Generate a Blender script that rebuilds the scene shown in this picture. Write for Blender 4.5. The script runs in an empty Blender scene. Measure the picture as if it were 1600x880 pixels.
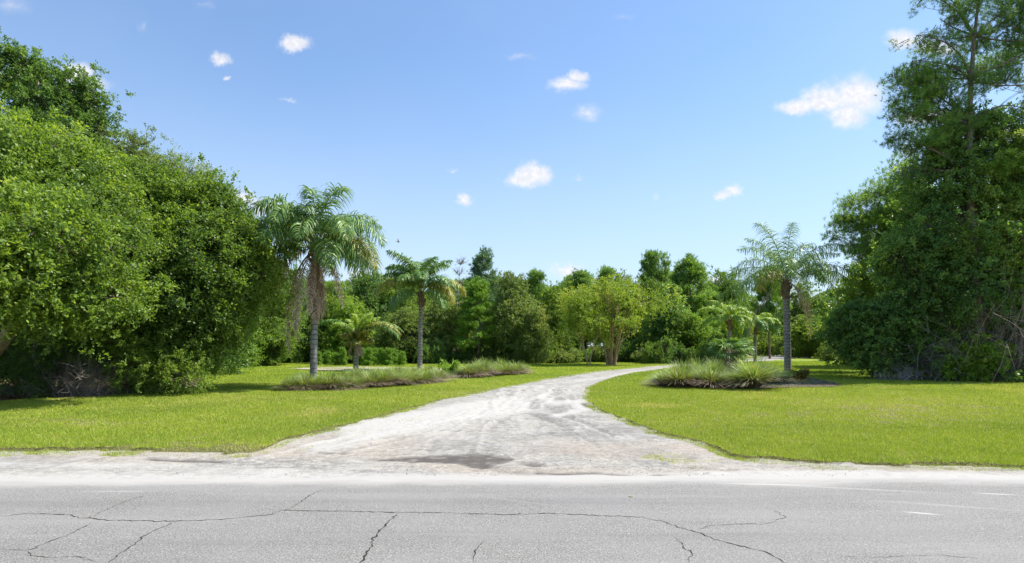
import bpy, math, random
import numpy as np
R = math.radians
random.seed(7)
rng = np.random.default_rng(7)
S = bpy.context.scene
COL = S.collection

# ------------------------------------------------------------------ camera
F = 900.0; HOR = 540.0; CH = 1.7           # focal length in photo pixels, horizon row, eye height
cd = bpy.data.cameras.new('camera'); cam = bpy.data.objects.new('camera', cd); COL.objects.link(cam)
cam.location = (0, 0, CH); cam.rotation_euler = (R(90), 0, 0)
cd.sensor_width = 36; cd.lens = 36 * F / 1600; cd.shift_y = (HOR - 440) / 1600
cd.clip_start = 0.1; cd.clip_end = 5000
S.camera = cam

# ------------------------------------------------------------------ light
SUN_EL = 57.0; SUN_AZ = 14.0               # azimuth measured from +X towards +Y
SKY_STRENGTH = 0.12
S.view_settings.view_transform = 'Standard'; S.view_settings.look = 'None'
S.view_settings.exposure = 0.95; S.view_settings.gamma = 1.0; S.view_settings.use_curve_mapping = False
sl = bpy.data.lights.new('sun', 'SUN'); so = bpy.data.objects.new('sun', sl); COL.objects.link(so)
sl.energy = 4.6; sl.angle = R(0.53); sl.color = (1.0, 0.955, 0.88)
so.rotation_euler = (0, R(90 - SUN_EL), R(SUN_AZ)); so.location = (0, 0, 50)
S.cycles.max_bounces = 8; S.cycles.diffuse_bounces = 5; S.cycles.transmission_bounces = 5
S.cycles.transparent_max_bounces = 4

W = bpy.data.worlds.new('World'); S.world = W; W.use_nodes = True
nt = W.node_tree; N = nt.nodes; Lk = nt.links; N.clear()
def wn(t, **k):
    n = N.new(t)
    for a, b in k.items(): setattr(n, a, b)
    return n
def wmath(op, a, b=None, c=None, clamp=False):
    n = wn('ShaderNodeMath', operation=op); n.use_clamp = clamp
    for i, v in enumerate((a, b, c)):
        if v is None: continue
        if isinstance(v, (int, float)): n.inputs[i].default_value = v
        else: Lk.new(v, n.inputs[i])
    return n.outputs[0]
def wvec(op, a, b=None):
    n = wn('ShaderNodeVectorMath', operation=op)
    for i, v in enumerate((a, b)):
        if v is None: continue
        if isinstance(v, tuple): n.inputs[i].default_value = v
        else: Lk.new(v, n.inputs[i])
    return n.outputs['Value'] if op == 'LENGTH' else n.outputs[0]
sky = wn('ShaderNodeTexSky'); sky.sky_type = 'NISHITA'; sky.sun_disc = False
sky.sun_elevation = R(SUN_EL); sky.sun_rotation = R(90 - SUN_AZ)
sky.air_density = 1.0; sky.dust_density = 0.6; sky.ozone_density = 2.0; sky.altitude = 0
tc = wn('ShaderNodeTexCoord'); sep = wn('ShaderNodeSeparateXYZ'); Lk.new(tc.outputs['Generated'], sep.inputs[0])
ysafe = wmath('MAXIMUM', sep.outputs[1], 0.02)
uu = wmath('DIVIDE', sep.outputs[0], ysafe); vv = wmath('DIVIDE', sep.outputs[2], ysafe)
cmb = wn('ShaderNodeCombineXYZ'); Lk.new(uu, cmb.inputs[0]); Lk.new(vv, cmb.inputs[1])
def wnoise(scale, detail, rough, dist=0.0):
    n = wn('ShaderNodeTexNoise'); n.inputs['Scale'].default_value = scale; n.inputs['Detail'].default_value = detail
    n.inputs['Roughness'].default_value = rough; n.inputs['Distortion'].default_value = dist
    Lk.new(cmb.outputs[0], n.inputs['Vector']); return n
nz = wnoise(26, 5, 0.6); nz2 = wnoise(85, 4, 0.65)
warp = wvec('MULTIPLY', wvec('SUBTRACT', nz.outputs['Color'], (0.5, 0.5, 0.5)), (0.045, 0.032, 0))
warp2 = wvec('MULTIPLY', wvec('SUBTRACT', nz2.outputs['Color'], (0.5, 0.5, 0.5)), (0.014, 0.012, 0))
uv = wvec('ADD', wvec('ADD', cmb.outputs[0], warp), warp2)
CL = [  # x, y, rx, ry in photo pixels, strength   (cumulus puffs far away, by direction)
 (118,116,32,18,1),(148,132,26,14,.7),(460,67,27,13,1),(343,93,15,10,.8),(353,123,8,5,.7),(453,155,14,4,.35),
 (222,42,9,10,.25),(886,134,30,13,.9),(903,120,18,11,.8),(918,176,26,13,.5),(820,282,30,14,1),(833,272,28,19,1),
 (728,313,14,9,.75),(706,265,8,5,.4),(905,278,9,6,.35),(1130,306,18,7,.85),(1147,299,13,10,.9),
 (1250,165,38,13,1),(1290,155,42,22,1),(1338,150,46,32,1),(1325,180,34,24,1),(1412,62,32,16,1),(1465,75,40,14,.8),
 (1445,185,55,12,.9),(885,422,26,14,.8),(375,312,28,14,.9),(410,325,30,14,.8),(1115,437,24,9,.7),(560,430,25,14,.6),
 (812,90,24,7,.3),(975,25,20,7,.2),(1560,205,60,20,.7),(1420,235,16,16,.5),(20,10,30,14,.3),(320,8,16,8,.2),
 (-300,200,90,30,.9),(1900,120,120,40,.9),(1022,308,8,5,.3),(80,-120,90,30,.7),(900,-260,120,40,.8)]
acc = None
for x, y, rx, ry, st in CL:
    c = ((x - 800) / F, (HOR - y) / F, 0)
    s = (F / (rx*1.25), F / (ry*1.3), 0)
    d = wvec('LENGTH', wvec('MULTIPLY', wvec('SUBTRACT', uv, c), s))
    m = wmath('MULTIPLY', wmath('SUBTRACT', 1.0, d, clamp=True), float(st))
    acc = m if acc is None else wmath('MAXIMUM', acc, m)
mask = wn('ShaderNodeMapRange', interpolation_type='SMOOTHSTEP'); Lk.new(acc, mask.inputs[0])
mask.inputs[1].default_value = 0.0; mask.inputs[2].default_value = 0.74
front = wmath('MULTIPLY', mask.outputs[0], wmath('GREATER_THAN', sep.outputs[1], 0.05))
# thin veil of mist: a little whiter overall, more so near the horizon
hz = wn('ShaderNodeMapRange', interpolation_type='SMOOTHSTEP'); Lk.new(sep.outputs[2], hz.inputs[0])
hz.inputs[1].default_value = -0.05; hz.inputs[2].default_value = 0.46; hz.inputs[3].default_value = 0.78; hz.inputs[4].default_value = 0.10
veil = wnoise(3.0, 4, 0.55)
hz2 = wmath('ADD', hz.outputs[0], wmath('MULTIPLY', wmath('SUBTRACT', veil.outputs[0], 0.5), 0.16), clamp=True)
def wmix(f, a, b, mode='MIX'):
    n = wn('ShaderNodeMix', data_type='RGBA', blend_type=mode)
    for i, v in ((0, f), (6, a), (7, b)):
        if isinstance(v, (int, float)): n.inputs[i].default_value = v
        elif isinstance(v, tuple): n.inputs[i].default_value = v
        else: Lk.new(v, n.inputs[i])
    return n.outputs[2]
tint = wmix(1.0, sky.outputs[0], (0.72, 0.86, 0.97, 1), 'MULTIPLY')
c1 = wmix(hz2, tint, (3.15, 3.65, 4.2, 1))
shd = wn('ShaderNodeMapRange', interpolation_type='SMOOTHSTEP'); Lk.new(nz2.outputs[0], shd.inputs[0]); shd.inputs[1].default_value = .38; shd.inputs[2].default_value = .62
ccol = wmix(shd.outputs[0], (3.85, 3.88, 4.08, 1), (4.5, 4.42, 4.45, 1))
c2 = wmix(wmath('MULTIPLY', front, 0.92), c1, ccol)
bg = wn('ShaderNodeBackground'); bg.inputs[1].default_value = SKY_STRENGTH; Lk.new(c2, bg.inputs[0])
wo = wn('ShaderNodeOutputWorld'); Lk.new(bg.outputs[0], wo.inputs[0])

# ------------------------------------------------------------------ helpers
def PW(px, py, D):        # point seen at photo pixel (px, py) at distance D
    return np.array([(px - 800) / F * D, D, CH + (HOR - py) / F * D])
def GW(px, py):           # ground point under photo pixel
    D = CH * F / (py - HOR); return ((px - 800) / F * D, D)
def proj(x, y): return 800 + F * x / y, HOR + F * CH / y

def mesh_np(name, V, Fc, mats, attrs=None, mat_idx=None, smooth=False):
    """V (n,3); Fc (m,k) with k = 3 or 4, or a list of such arrays"""
    V = np.asarray(V, np.float32)
    Fl = Fc if isinstance(Fc, list) else [Fc]
    Fl = [np.asarray(f, np.int32) for f in Fl if len(f)]
    me = bpy.data.meshes.new(name)
    me.vertices.add(len(V)); me.vertices.foreach_set('co', V.ravel())
    loops = np.concatenate([f.ravel() for f in Fl])
    tot = np.concatenate([np.full(len(f), f.shape[1], np.int32) for f in Fl])
    start = np.concatenate([[0], np.cumsum(tot)[:-1]]).astype(np.int32)
    me.loops.add(len(loops)); me.loops.foreach_set('vertex_index', loops)
    me.polygons.add(len(tot)); me.polygons.foreach_set('loop_start', start); me.polygons.foreach_set('loop_total', tot)
    if mat_idx is not None: me.polygons.foreach_set('material_index', np.asarray(mat_idx, np.int32))
    me.polygons.foreach_set('use_smooth', np.full(len(tot), smooth))
    for an, (dom, val) in (attrs or {}).items():
        val = np.asarray(val, np.float32)
        if val.ndim == 1:
            a = me.attributes.new(an, 'FLOAT', dom); a.data.foreach_set('value', val)
        else:
            a = me.attributes.new(an, 'FLOAT_VECTOR', dom); a.data.foreach_set('vector', val.ravel())
    for m in (mats if isinstance(mats, (list, tuple)) else [mats]): me.materials.append(m)
    me.update(calc_edges=True)
    return me
def ob(name, me, parent=None, kind=None):
    o = bpy.data.objects.new(name, me); COL.objects.link(o)
    if parent is not None: o.parent = parent
    if kind: o['kind'] = kind
    return o
def tag(o, label, cat, group=None):
    o['label'] = label; o['category'] = cat
    if group: o['group'] = group
    return o
def thing(name, label, cat, loc, rz=0, group=None):
    o = bpy.data.objects.new(name, None); COL.objects.link(o); o.empty_display_size = 0.3
    o.location = loc; o.rotation_euler = (0, 0, rz)
    return tag(o, label, cat, group)
def dup(root, loc, rz=0, sc=(1, 1, 1), label=None, group=None):
    r = root.copy(); COL.objects.link(r); r.location = loc; r.rotation_euler = (0, 0, rz); r.scale = sc
    if label: r['label'] = label
    if group: r['group'] = group
    for ch in list(root.children):
        c = ch.copy(); COL.objects.link(c); c.parent = r
    return r

def unit(a): return a / np.maximum(np.linalg.norm(a, axis=-1, keepdims=True), 1e-9)
def rdir(n, g=rng): return unit(g.normal(size=(n, 3)))
def snoise(p, freq, seed):       # cheap smooth 3D noise, about -1..1
    g = np.random.default_rng(seed); v = 0
    for o in range(3):
        k = g.normal(size=(4, 3)) * freq * (1.9 ** o); ph = g.uniform(0, 6.28, 4)
        v = v + np.sin(p @ k.T + ph).sum(1) / (4 * 0.6) * (0.55 ** o)
    return v / 1.4
def vnoise2(x, y, scale, seed, octv=4):   # value noise, 0..1
    out = np.zeros(np.shape(x)); amp = 1; tot = 0
    for o in range(octv):
        g = np.random.default_rng(seed + o * 17).random((64, 64))
        fx = x * scale * 2 ** o + 1000.3; fy = y * scale * 2 ** o + 1000.7
        ix = np.floor(fx).astype(int); iy = np.floor(fy).astype(int)
        tx = fx - ix; ty = fy - iy; tx = tx*tx*(3-2*tx); ty = ty*ty*(3-2*ty)
        a = g[ix % 64, iy % 64]; b = g[(ix+1) % 64, iy % 64]; c = g[ix % 64, (iy+1) % 64]; d = g[(ix+1) % 64, (iy+1) % 64]
        out += amp * ((a*(1-tx)+b*tx)*(1-ty) + (c*(1-tx)+d*tx)*ty); tot += amp; amp *= 0.5
    return out / tot
def in_poly(x, y, P):
    P = np.asarray(P); ins = np.zeros(x.shape, bool); j = len(P) - 1
    for i in range(len(P)):
        xi, yi = P[i]; xj, yj = P[j]
        if yi != yj:
            c = ((yi > y) != (yj > y)) & (x < (xj - xi) * (y - yi) / (yj - yi) + xi); ins ^= c
        j = i
    return ins

# ------------------------------------------------------------------ materials
def mat(name):
    m = bpy.data.materials.new(name); m.use_nodes = True; m.node_tree.nodes.clear(); return m
class NB:
    def __init__(s, m): s.t = m.node_tree; s.n = s.t.nodes; s.l = s.t.links
    def new(s, t, **k):
        n = s.n.new(t)
        for a, b in k.items(): setattr(n, a, b)
        return n
    def put(s, sock, v):
        if isinstance(v, (int, float)): sock.default_value = v
        elif isinstance(v, tuple): sock.default_value = v if len(v) != 3 or sock.type != 'RGBA' else (*v, 1)
        else: s.l.new(v, sock)
    def math(s, op, a, b=None, c=None, clamp=False):
        n = s.new('ShaderNodeMath', operation=op); n.use_clamp = clamp
        for i, v in enumerate((a, b, c)):
            if v is not None: s.put(n.inputs[i], v)
        return n.outputs[0]
    def mix(s, f, a, b, mode='MIX'):
        n = s.new('ShaderNodeMix', data_type='RGBA', blend_type=mode)
        s.put(n.inputs[0], f); s.put(n.inputs[6], a); s.put(n.inputs[7], b); return n.outputs[2]
    def noise(s, scale, detail=4, rough=0.55, vec=None, dist=0.0):
        n = s.new('ShaderNodeTexNoise'); n.inputs['Scale'].default_value = scale; n.inputs['Detail'].default_value = detail
        n.inputs['Roughness'].default_value = rough; n.inputs['Distortion'].default_value = dist
        if vec is not None: s.l.new(vec, n.inputs['Vector'])
        return n.outputs[0]
    def attr(s, name): return s.new('ShaderNodeAttribute', attribute_name=name).outputs['Fac']
    def ramp(s, f, stops, interp='LINEAR'):
        n = s.new('ShaderNodeValToRGB'); r = n.color_ramp; r.interpolation = interp
        while len(r.elements) < len(stops): r.elements.new(0.5)
        for e, (p, c) in zip(r.elements, stops): e.position = p; e.color = (*c, 1)
        s.put(n.inputs[0], f); return n.outputs[0]
    def mr(s, f, a, b, c=0.0, d=1.0):
        n = s.new('ShaderNodeMapRange', interpolation_type='SMOOTHSTEP'); s.put(n.inputs[0], f)
        for i, v in ((1, a), (2, b), (3, c), (4, d)): n.inputs[i].default_value = v
        return n.outputs[0]
    def pos(s): return s.new('ShaderNodeNewGeometry').outputs['Position']
    def scale(s, vec, v):
        n = s.new('ShaderNodeVectorMath', operation='MULTIPLY'); s.l.new(vec, n.inputs[0]); n.inputs[1].default_value = v; return n.outputs[0]
    def bump(s, h, strength, dist):
        n = s.new('ShaderNodeBump'); n.inputs['Strength'].default_value = strength; n.inputs['Distance'].default_value = dist
        s.l.new(h, n.inputs['Height']); return n.outputs[0]
    def out(s, sh): o = s.new('ShaderNodeOutputMaterial'); s.l.new(sh, o.inputs[0])
    def bsdf(s, col, rough=0.8, spec=0.3, normal=None):
        b = s.new('ShaderNodeBsdfPrincipled'); s.put(b.inputs['Base Color'], col); s.put(b.inputs['Roughness'], rough)
        b.inputs['Specular IOR Level'].default_value = spec
        if normal is not None: s.l.new(normal, b.inputs['Normal'])
        return b.outputs[0]
def leaf_mat(name, stops, trans=0.5, tcol=(1.25, 1.2, 0.5), rough=0.45, spec=0.35, vary=0.10, attr='rnd', gain=1.6):
    m = mat(name); b = NB(m)
    oi = b.new('ShaderNodeObjectInfo').outputs['Random']
    f = b.math('ADD', b.attr(attr), b.math('MULTIPLY', b.math('SUBTRACT', oi, 0.5), vary), clamp=True)
    stops = [(p_, tuple(c_*gain for c_ in q_)) for p_, q_ in stops]
    col = b.ramp(f, stops)
    pr = b.bsdf(col, rough, spec)
    tr = b.new('ShaderNodeBsdfTranslucent'); b.l.new(b.mix(1.0, col, tcol, 'MULTIPLY'), tr.inputs[0])
    mx = b.new('ShaderNodeMixShader'); mx.inputs[0].default_value = trans; b.l.new(pr, mx.inputs[1]); b.l.new(tr.outputs[0], mx.inputs[2])
    b.out(mx.outputs[0]); return m
M = {}
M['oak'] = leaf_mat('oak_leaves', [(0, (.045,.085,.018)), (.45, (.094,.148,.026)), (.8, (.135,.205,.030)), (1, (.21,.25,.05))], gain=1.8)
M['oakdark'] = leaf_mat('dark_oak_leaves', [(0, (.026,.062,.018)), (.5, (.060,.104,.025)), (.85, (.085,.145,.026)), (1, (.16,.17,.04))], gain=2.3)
M['olive'] = leaf_mat('olive_oak_leaves', [(0, (.050,.080,.024)), (.5, (.090,.130,.034)), (.85, (.140,.175,.045)), (1, (.22,.20,.09))], gain=2.0)
M['bright'] = leaf_mat('bright_leaves', [(0, (.06,.115,.018)), (.5, (.12,.195,.026)), (1, (.21,.30,.04))], gain=1.7)
M['vine'] = leaf_mat('vine_leaves', [(0, (.026,.064,.018)), (.5, (.062,.108,.026)), (.8, (.105,.165,.030)), (1, (.24,.25,.07))], rough=0.35, spec=0.5, gain=2.6)
M['pine'] = leaf_mat('pine_needles', [(0, (.030,.075,.022)), (.5, (.070,.120,.029)), (.85, (.12,.19,.032)), (1, (.22,.26,.04))], trans=0.42, gain=2.6)
M['pinebright'] = leaf_mat('young_pine_needles', [(0, (.055,.125,.018)), (.5, (.115,.205,.024)), (1, (.21,.31,.035))], trans=0.3, gain=1.7)
M['pinedark'] = leaf_mat('blue_green_needles', [(0, (.028,.060,.030)), (.5, (.050,.095,.040)), (1, (.09,.14,.05))], trans=0.2, gain=2.4)
M['myrtle'] = leaf_mat('myrtle_leaves', [(0, (.09,.14,.020)), (.5, (.16,.23,.028)), (.85, (.25,.29,.04)), (1, (.33,.28,.055))], trans=0.45, gain=1.6)
M['palm'] = leaf_mat('palm_leaflets', [(0, (.040,.090,.028)), (.5, (.075,.140,.036)), (.9, (.14,.21,.045)), (1, (.24,.26,.06))], trans=0.3, rough=0.42, spec=0.3, gain=1.75)
M['palmyellow'] = leaf_mat('yellowing_palm_leaflets', [(0, (.13,.19,.03)), (.5, (.25,.27,.05)), (1, (.48,.36,.10))], trans=0.35, gain=1.15)
M['palmlime'] = leaf_mat('lime_palm_leaflets', [(0, (.10,.18,.03)), (.5, (.18,.27,.045)), (1, (.30,.34,.07))], trans=0.4)
M['palmdead'] = leaf_mat('dead_palm_leaflets', [(0, (.16,.11,.08)), (.5, (.27,.205,.15)), (1, (.42,.32,.22))], trans=0.15, tcol=(1, .9, .7), spec=0.1, gain=1.9)
M['grass'] = leaf_mat('lawn_grass', [(0, (.070,.125,.014)), (.4, (.165,.24,.022)), (.75, (.30,.36,.035)), (1, (.50,.42,.17))], trans=0.35, tcol=(1.2, 1.15, .5), vary=0, spec=0.25, rough=0.5, gain=1.38)
M['fount'] = leaf_mat('fountain_grass_blades', [(0, (.20,.145,.125)), (.2, (.37,.28,.225)), (.36, (.13,.17,.042)), (.65, (.15,.235,.048)), (1, (.30,.37,.11))], trans=0.3, vary=0.06, gain=1.2)
M['spiky'] = leaf_mat('spiky_grass_blades', [(0, (.22,.17,.13)), (.2, (.34,.29,.22)), (.36, (.15,.20,.06)), (.65, (.20,.29,.07)), (1, (.38,.45,.18))], trans=0.3, vary=0.06, gain=1.15)
M['croton'] = leaf_mat('croton_leaves', [(0, (.06,.15,.02)), (.4, (.14,.24,.03)), (.7, (.38,.22,.05)), (1, (.50,.12,.05))], trans=0.3, gain=1.0)
M['fern'] = leaf_mat('fern_leaves', [(0, (.12,.26,.02)), (.5, (.20,.36,.03)), (1, (.32,.45,.05))], trans=0.4, gain=1.0)
M['litter'] = leaf_mat('fallen_leaves', [(0, (.13,.065,.035)), (.5, (.24,.13,.075)), (1, (.38,.24,.15))], trans=0.0, spec=0.15, gain=1.0)
M['mulchchip'] = leaf_mat('bark_chips', [(0, (.06,.04,.036)), (.5, (.13,.095,.085)), (1, (.27,.21,.19))], trans=0.0, spec=0.1, gain=1.0)

M['stone'] = leaf_mat('loose_stones', [(0, (.13,.125,.12)), (.6, (.22,.21,.2)), (1, (.38,.36,.33))], trans=0.0, spec=0.2, rough=.8, gain=1.0)
def bark_mat(name, c1, c2, sc=9, ring=0.0, bumpd=0.02):
    m = mat(name); b = NB(m); tcn = b.new('ShaderNodeTexCoord').outputs['Object']
    n1 = b.noise(sc, 6, 0.65, b.scale(tcn, (1, 1, 0.25)) if not ring else b.scale(tcn, (1, 1, 1.6)))
    n2 = b.noise(1.3, 3, 0.5, tcn)
    col = b.mix(b.mr(n1, .3, .7), c1, c2)
    col = b.mix(b.math('MULTIPLY', b.mr(n2, .5, .75), .45), col, tuple(min(1, x*1.5+.03) for x in c2))
    h = n1
    if ring:
        w = b.new('ShaderNodeTexWave', wave_type='BANDS', bands_direction='Z', wave_profile='SAW'); w.inputs['Scale'].default_value = ring
        w.inputs['Distortion'].default_value = 2.2; w.inputs['Detail Scale'].default_value = 1.5; b.l.new(tcn, w.inputs['Vector'])
        col = b.mix(b.mr(w.outputs['Fac'], .78, .98), col, tuple(x*.45 for x in c1)); h = b.math('ADD', n1, w.outputs['Fac'])
    b.out(b.bsdf(col, .85, .2, b.bump(h, .7, bumpd))); return m
M['bark'] = bark_mat('oak_bark', (.10,.08,.06), (.25,.21,.165))
M['lightbark'] = bark_mat('pale_oak_bark', (.20,.15,.10), (.46,.37,.26), 6)
M['pinebark'] = bark_mat('pine_bark', (.10,.075,.06), (.27,.20,.16), 12)
M['myrtlebark'] = bark_mat('myrtle_bark', (.30,.19,.11), (.48,.34,.22), 5)
M['palmbark'] = bark_mat('palm_trunk_bark', (.17,.155,.14), (.38,.355,.32), 7, 1.6)
M['palmboot'] = bark_mat('palm_boot_fibre', (.13,.09,.06), (.30,.22,.15), 11)
M['deadwood'] = bark_mat('dead_twigs', (.20,.155,.13), (.42,.35,.31), 5)
M['greywood'] = bark_mat('grey_twigs', (.18,.165,.155), (.40,.375,.35), 5)
M['rachis'] = bark_mat('frond_stalk', (.14,.17,.05), (.24,.26,.09), 5)
M['rachisdead'] = bark_mat('dead_frond_stalk', (.20,.14,.09), (.34,.26,.18), 5)

# asphalt
m = M['asphalt'] = mat('asphalt'); b = NB(m); P = b.pos(); sp = b.new('ShaderNodeSeparateXYZ'); b.l.new(P, sp.inputs[0])
fine = b.noise(75, 3, 0.75, P); fine2 = b.noise(190, 2, 0.7, P); big = b.noise(0.9, 4, 0.55, P); band = b.noise(1.0, 4, 0.6, b.scale(P, (.22, 2.4, 1)))
vor = b.new('ShaderNodeTexVoronoi'); vor.inputs['Scale'].default_value = 85; b.l.new(P, vor.inputs['Vector'])
stone = b.ramp(vor.outputs['Color'], [(0, (.055,.054,.053)), (.45, (.135,.131,.126)), (.8, (.235,.226,.215)), (1, (.42,.405,.38))])
base = b.mix(b.mr(fine, .40, .60), (.060,.058,.055), (.32,.307,.285))
base = b.mix(.5, base, stone); base = b.mix(1.0, base, (1.03, 1.02, 1.0), 'MULTIPLY')
base = b.mix(b.math('MULTIPLY', b.mr(fine2, .56, .74), .5), base, (.36,.355,.35))
base = b.mix(b.math('MULTIPLY', b.mr(big, .35, .65), .38), base, (.22,.214,.205)); lane = b.noise(.5, 5, .6, b.scale(P, (.12, 1.5, 1))); base = b.mix(b.math('MULTIPLY', b.mr(lane, .5, .68), .35), base, (.10,.098,.095))
base = b.mix(b.math('MULTIPLY', b.mr(band, .48, .72), .3), base, (.26,.252,.24))
edge = b.mr(b.math('ADD', sp.outputs[1], b.math('MULTIPLY', b.math('SUBTRACT', b.noise(1.4, 5, .65, b.scale(P, (.5, 1.5, 1))), .5), .9)), 6.75, 7.55)
edge = b.math('ADD', edge, b.math('MULTIPLY', b.mr(b.math('SUBTRACT', sp.outputs[1], b.math('MULTIPLY', sp.outputs[0], .09)), 6.5, 8.3), .45), clamp=True)
dust = b.math('MULTIPLY', edge, b.mr(b.math('ADD', fine, b.math('MULTIPLY', edge, .5)), .48, .72))
base = b.mix(dust, base, (.34,.325,.30))
def scuff(px, py, lx, ly, k, tilt=0.0):
    global base
    x, y = GW(px, py)
    mp = b.new('ShaderNodeMapping'); mp.vector_type = 'TEXTURE'; mp.inputs['Location'].default_value = (x, y, 0)
    mp.inputs['Rotation'].default_value = (0, 0, tilt); mp.inputs['Scale'].default_value = (lx, ly, 1)
    b.l.new(P, mp.inputs['Vector'])
    vm = b.new('ShaderNodeVectorMath', operation='MULTIPLY'); b.l.new(mp.outputs[0], vm.inputs[0]); vm.inputs[1].default_value = (1, 1, 0)
    ln = b.new('ShaderNodeVectorMath', operation='LENGTH'); b.l.new(vm.outputs[0], ln.inputs[0])
    d = b.math('ADD', ln.outputs['Value'], b.math('MULTIPLY', b.math('SUBTRACT', fine, .5), 1.3))
    base = b.mix(b.math('MULTIPLY', b.mr(d, .25, 1.1, 1, 0), k), base, (.42,.40,.37))
scuff(1440, 802, .20, .030, .85, -.35); scuff(1556, 772, .28, .030, .7, -.2); scuff(1340, 764, 1.1, .045, .3, -.22)
scuff(1200, 757, .8, .05, .5, -.1); scuff(800, 782, .75, .02, .2, -.45); scuff(1480, 790, .8, .05, .2, -.3); scuff(180, 768, .5, .05, .25)
b.out(b.bsdf(base, .85, .25, b.bump(b.math('ADD', fine, vor.outputs['Distance']), .35, .006)))
m = M['crack'] = mat('crack_gap'); b = NB(m); b.out(b.bsdf(b.mix(b.mr(b.noise(14, 3, .6, b.pos()), .58, .7), (.035,.033,.031), (.12,.10,.05)), .95, .1))

# driveway: crushed rock, white sand, damp silt, a painted lawn-edge shadow; masks are stored on the mesh
m = M['drive'] = mat('limerock_driveway'); b = NB(m); P = b.pos()
n1 = b.noise(1.1, 6, .62, P, .6); n2 = b.noise(7, 5, .65, P); n3 = b.noise(45, 4, .7, P)
base = b.mix(b.mr(n1, .38, .64), (.175,.171,.165), (.26,.25,.233))
base = b.mix(b.mr(b.math('ADD', n2, b.math('MULTIPLY', n3, .3)), .55, .8), base, (.30,.287,.265))
mpn = b.new('ShaderNodeMapping'); mpn.inputs['Rotation'].default_value = (0, 0, .35); mpn.inputs['Scale'].default_value = (.55, 2.6, 1); b.l.new(P, mpn.inputs['Vector'])
st1 = b.noise(2.2, 6, .68, mpn.outputs[0], .8)
base = b.mix(b.math('MULTIPLY', b.mr(st1, .34, .48, 1, 0), .45), base, (.105,.102,.100))
base = b.mix(b.math('MULTIPLY', b.mr(st1, .54, .66), .6), base, (.35,.335,.305))
base = b.mix(b.math('MULTIPLY', b.attr('grit'), b.mr(n3, .38, .6)), base, (.105,.104,.104))
base = b.mix(b.math('MULTIPLY', b.attr('tan'), .6), base, (.285,.245,.205)); n4 = b.noise(16, 5, .75, P); base = b.mix(1.0, base, b.ramp(n4, [(.3, (.78,.765,.74)), (.5, (1.12,1.10,1.06)), (.7, (1.4,1.37,1.29))]), 'MULTIPLY'); base = b.mix(1.0, base, b.ramp(n3, [(.32, (.70,.70,.70)), (.5, (1., 1., 1.)), (.68, (1.25,1.24,1.2))]), 'MULTIPLY')
base = b.mix(b.math('MULTIPLY', b.attr('sand'), b.mr(n2, .25, .6, .6, 1)), base, (.375,.36,.332))
base = b.mix(b.math('MULTIPLY', b.attr('damp_shade'), b.mr(n2, .2, .5, .75, 1)), base, (.088,.078,.07))
base = b.mix(b.math('MULTIPLY', b.mr(b.noise(95, 2, .7, P), .60, .70), .55), base, (.15,.145,.14))
b.out(b.bsdf(base, .9, .15, b.bump(b.math('ADD', b.math('MULTIPLY', n3, .6), n2), .55, .03)))
m = M['sand'] = mat('pale_sand'); b = NB(m); P = b.pos()
b.out(b.bsdf(b.mix(b.mr(b.noise(2.5, 5, .6, P), .35, .7), (.28,.24,.19), (.38,.35,.30)), .9, .1, b.bump(b.noise(20, 4, .6, P), .5, .03)))
# lawn soil / thatch seen between blades, and the far lawn
m = M['lawn'] = mat('lawn_thatch'); b = NB(m); P = b.pos(); sp = b.new('ShaderNodeSeparateXYZ'); b.l.new(P, sp.inputs[0])
n1 = b.noise(.35, 5, .6, P); n2 = b.noise(6, 5, .7, P); n3 = b.noise(30, 4, .8, P)
near = b.mix(b.mr(n3, .35, .65), (.07,.085,.022), (.22,.20,.08))
near = b.mix(b.math('MULTIPLY', b.mr(n2, .58, .75), .7), near, (.28,.22,.13))
far = b.mix(b.mr(n1, .35, .65), (.13,.20,.022), (.21,.26,.035))
far = b.mix(b.math('MULTIPLY', b.mr(n2, .4, .7), .45), far, (.26,.28,.06))
col = b.mix(b.mr(sp.outputs[1], 14, 38), near, far)
b.out(b.bsdf(col, .9, .1, b.bump(b.math('ADD', n3, n2), .8, .05)))
# woodland floor
m = M['floor'] = mat('woodland_floor'); b = NB(m); P = b.pos(); n1 = b.noise(.5, 5, .6, P); n2 = b.noise(9, 5, .7, P)
col = b.mix(b.mr(n2, .35, .65), (.06,.045,.025), (.16,.11,.06)); col = b.mix(b.mr(n1, .45, .6), col, (.07,.10,.025))
b.out(b.bsdf(col, .95, .1, b.bump(n2, .8, .06)))
m = M['mulch'] = mat('mulch_ground'); b = NB(m); P = b.pos(); n2 = b.noise(14, 5, .7, P)
b.out(b.bsdf(b.mix(b.mr(n2, .35, .65), (.055,.04,.036), (.17,.13,.12)), .95, .1, b.bump(n2, .9, .05)))
m = M['bird'] = mat('dark_plumage'); b = NB(m); b.out(b.bsdf(b.mix(b.noise(30, 3), (.015,.014,.014), (.04,.036,.032)), .6, .3))

# ------------------------------------------------------------------ ground, road, driveway, lawn
def grid_sheet(xs, ys, z):
    X, Y = np.meshgrid(xs, ys); V = np.stack([X.ravel(), Y.ravel(), np.full(X.size, z)], 1)
    nx = len(xs); i = np.arange(len(ys) - 1)[:, None] * nx + np.arange(nx - 1)[None]; i = i.ravel()
    return V, np.stack([i, i + 1, i + nx + 1, i + nx], 1)
V, Fc = grid_sheet(np.linspace(-1500, 1500, 31), np.linspace(-600, 2400, 31), -0.06)
ob('ground', mesh_np('ground', V, Fc, M['floor']), kind='structure')

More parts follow.
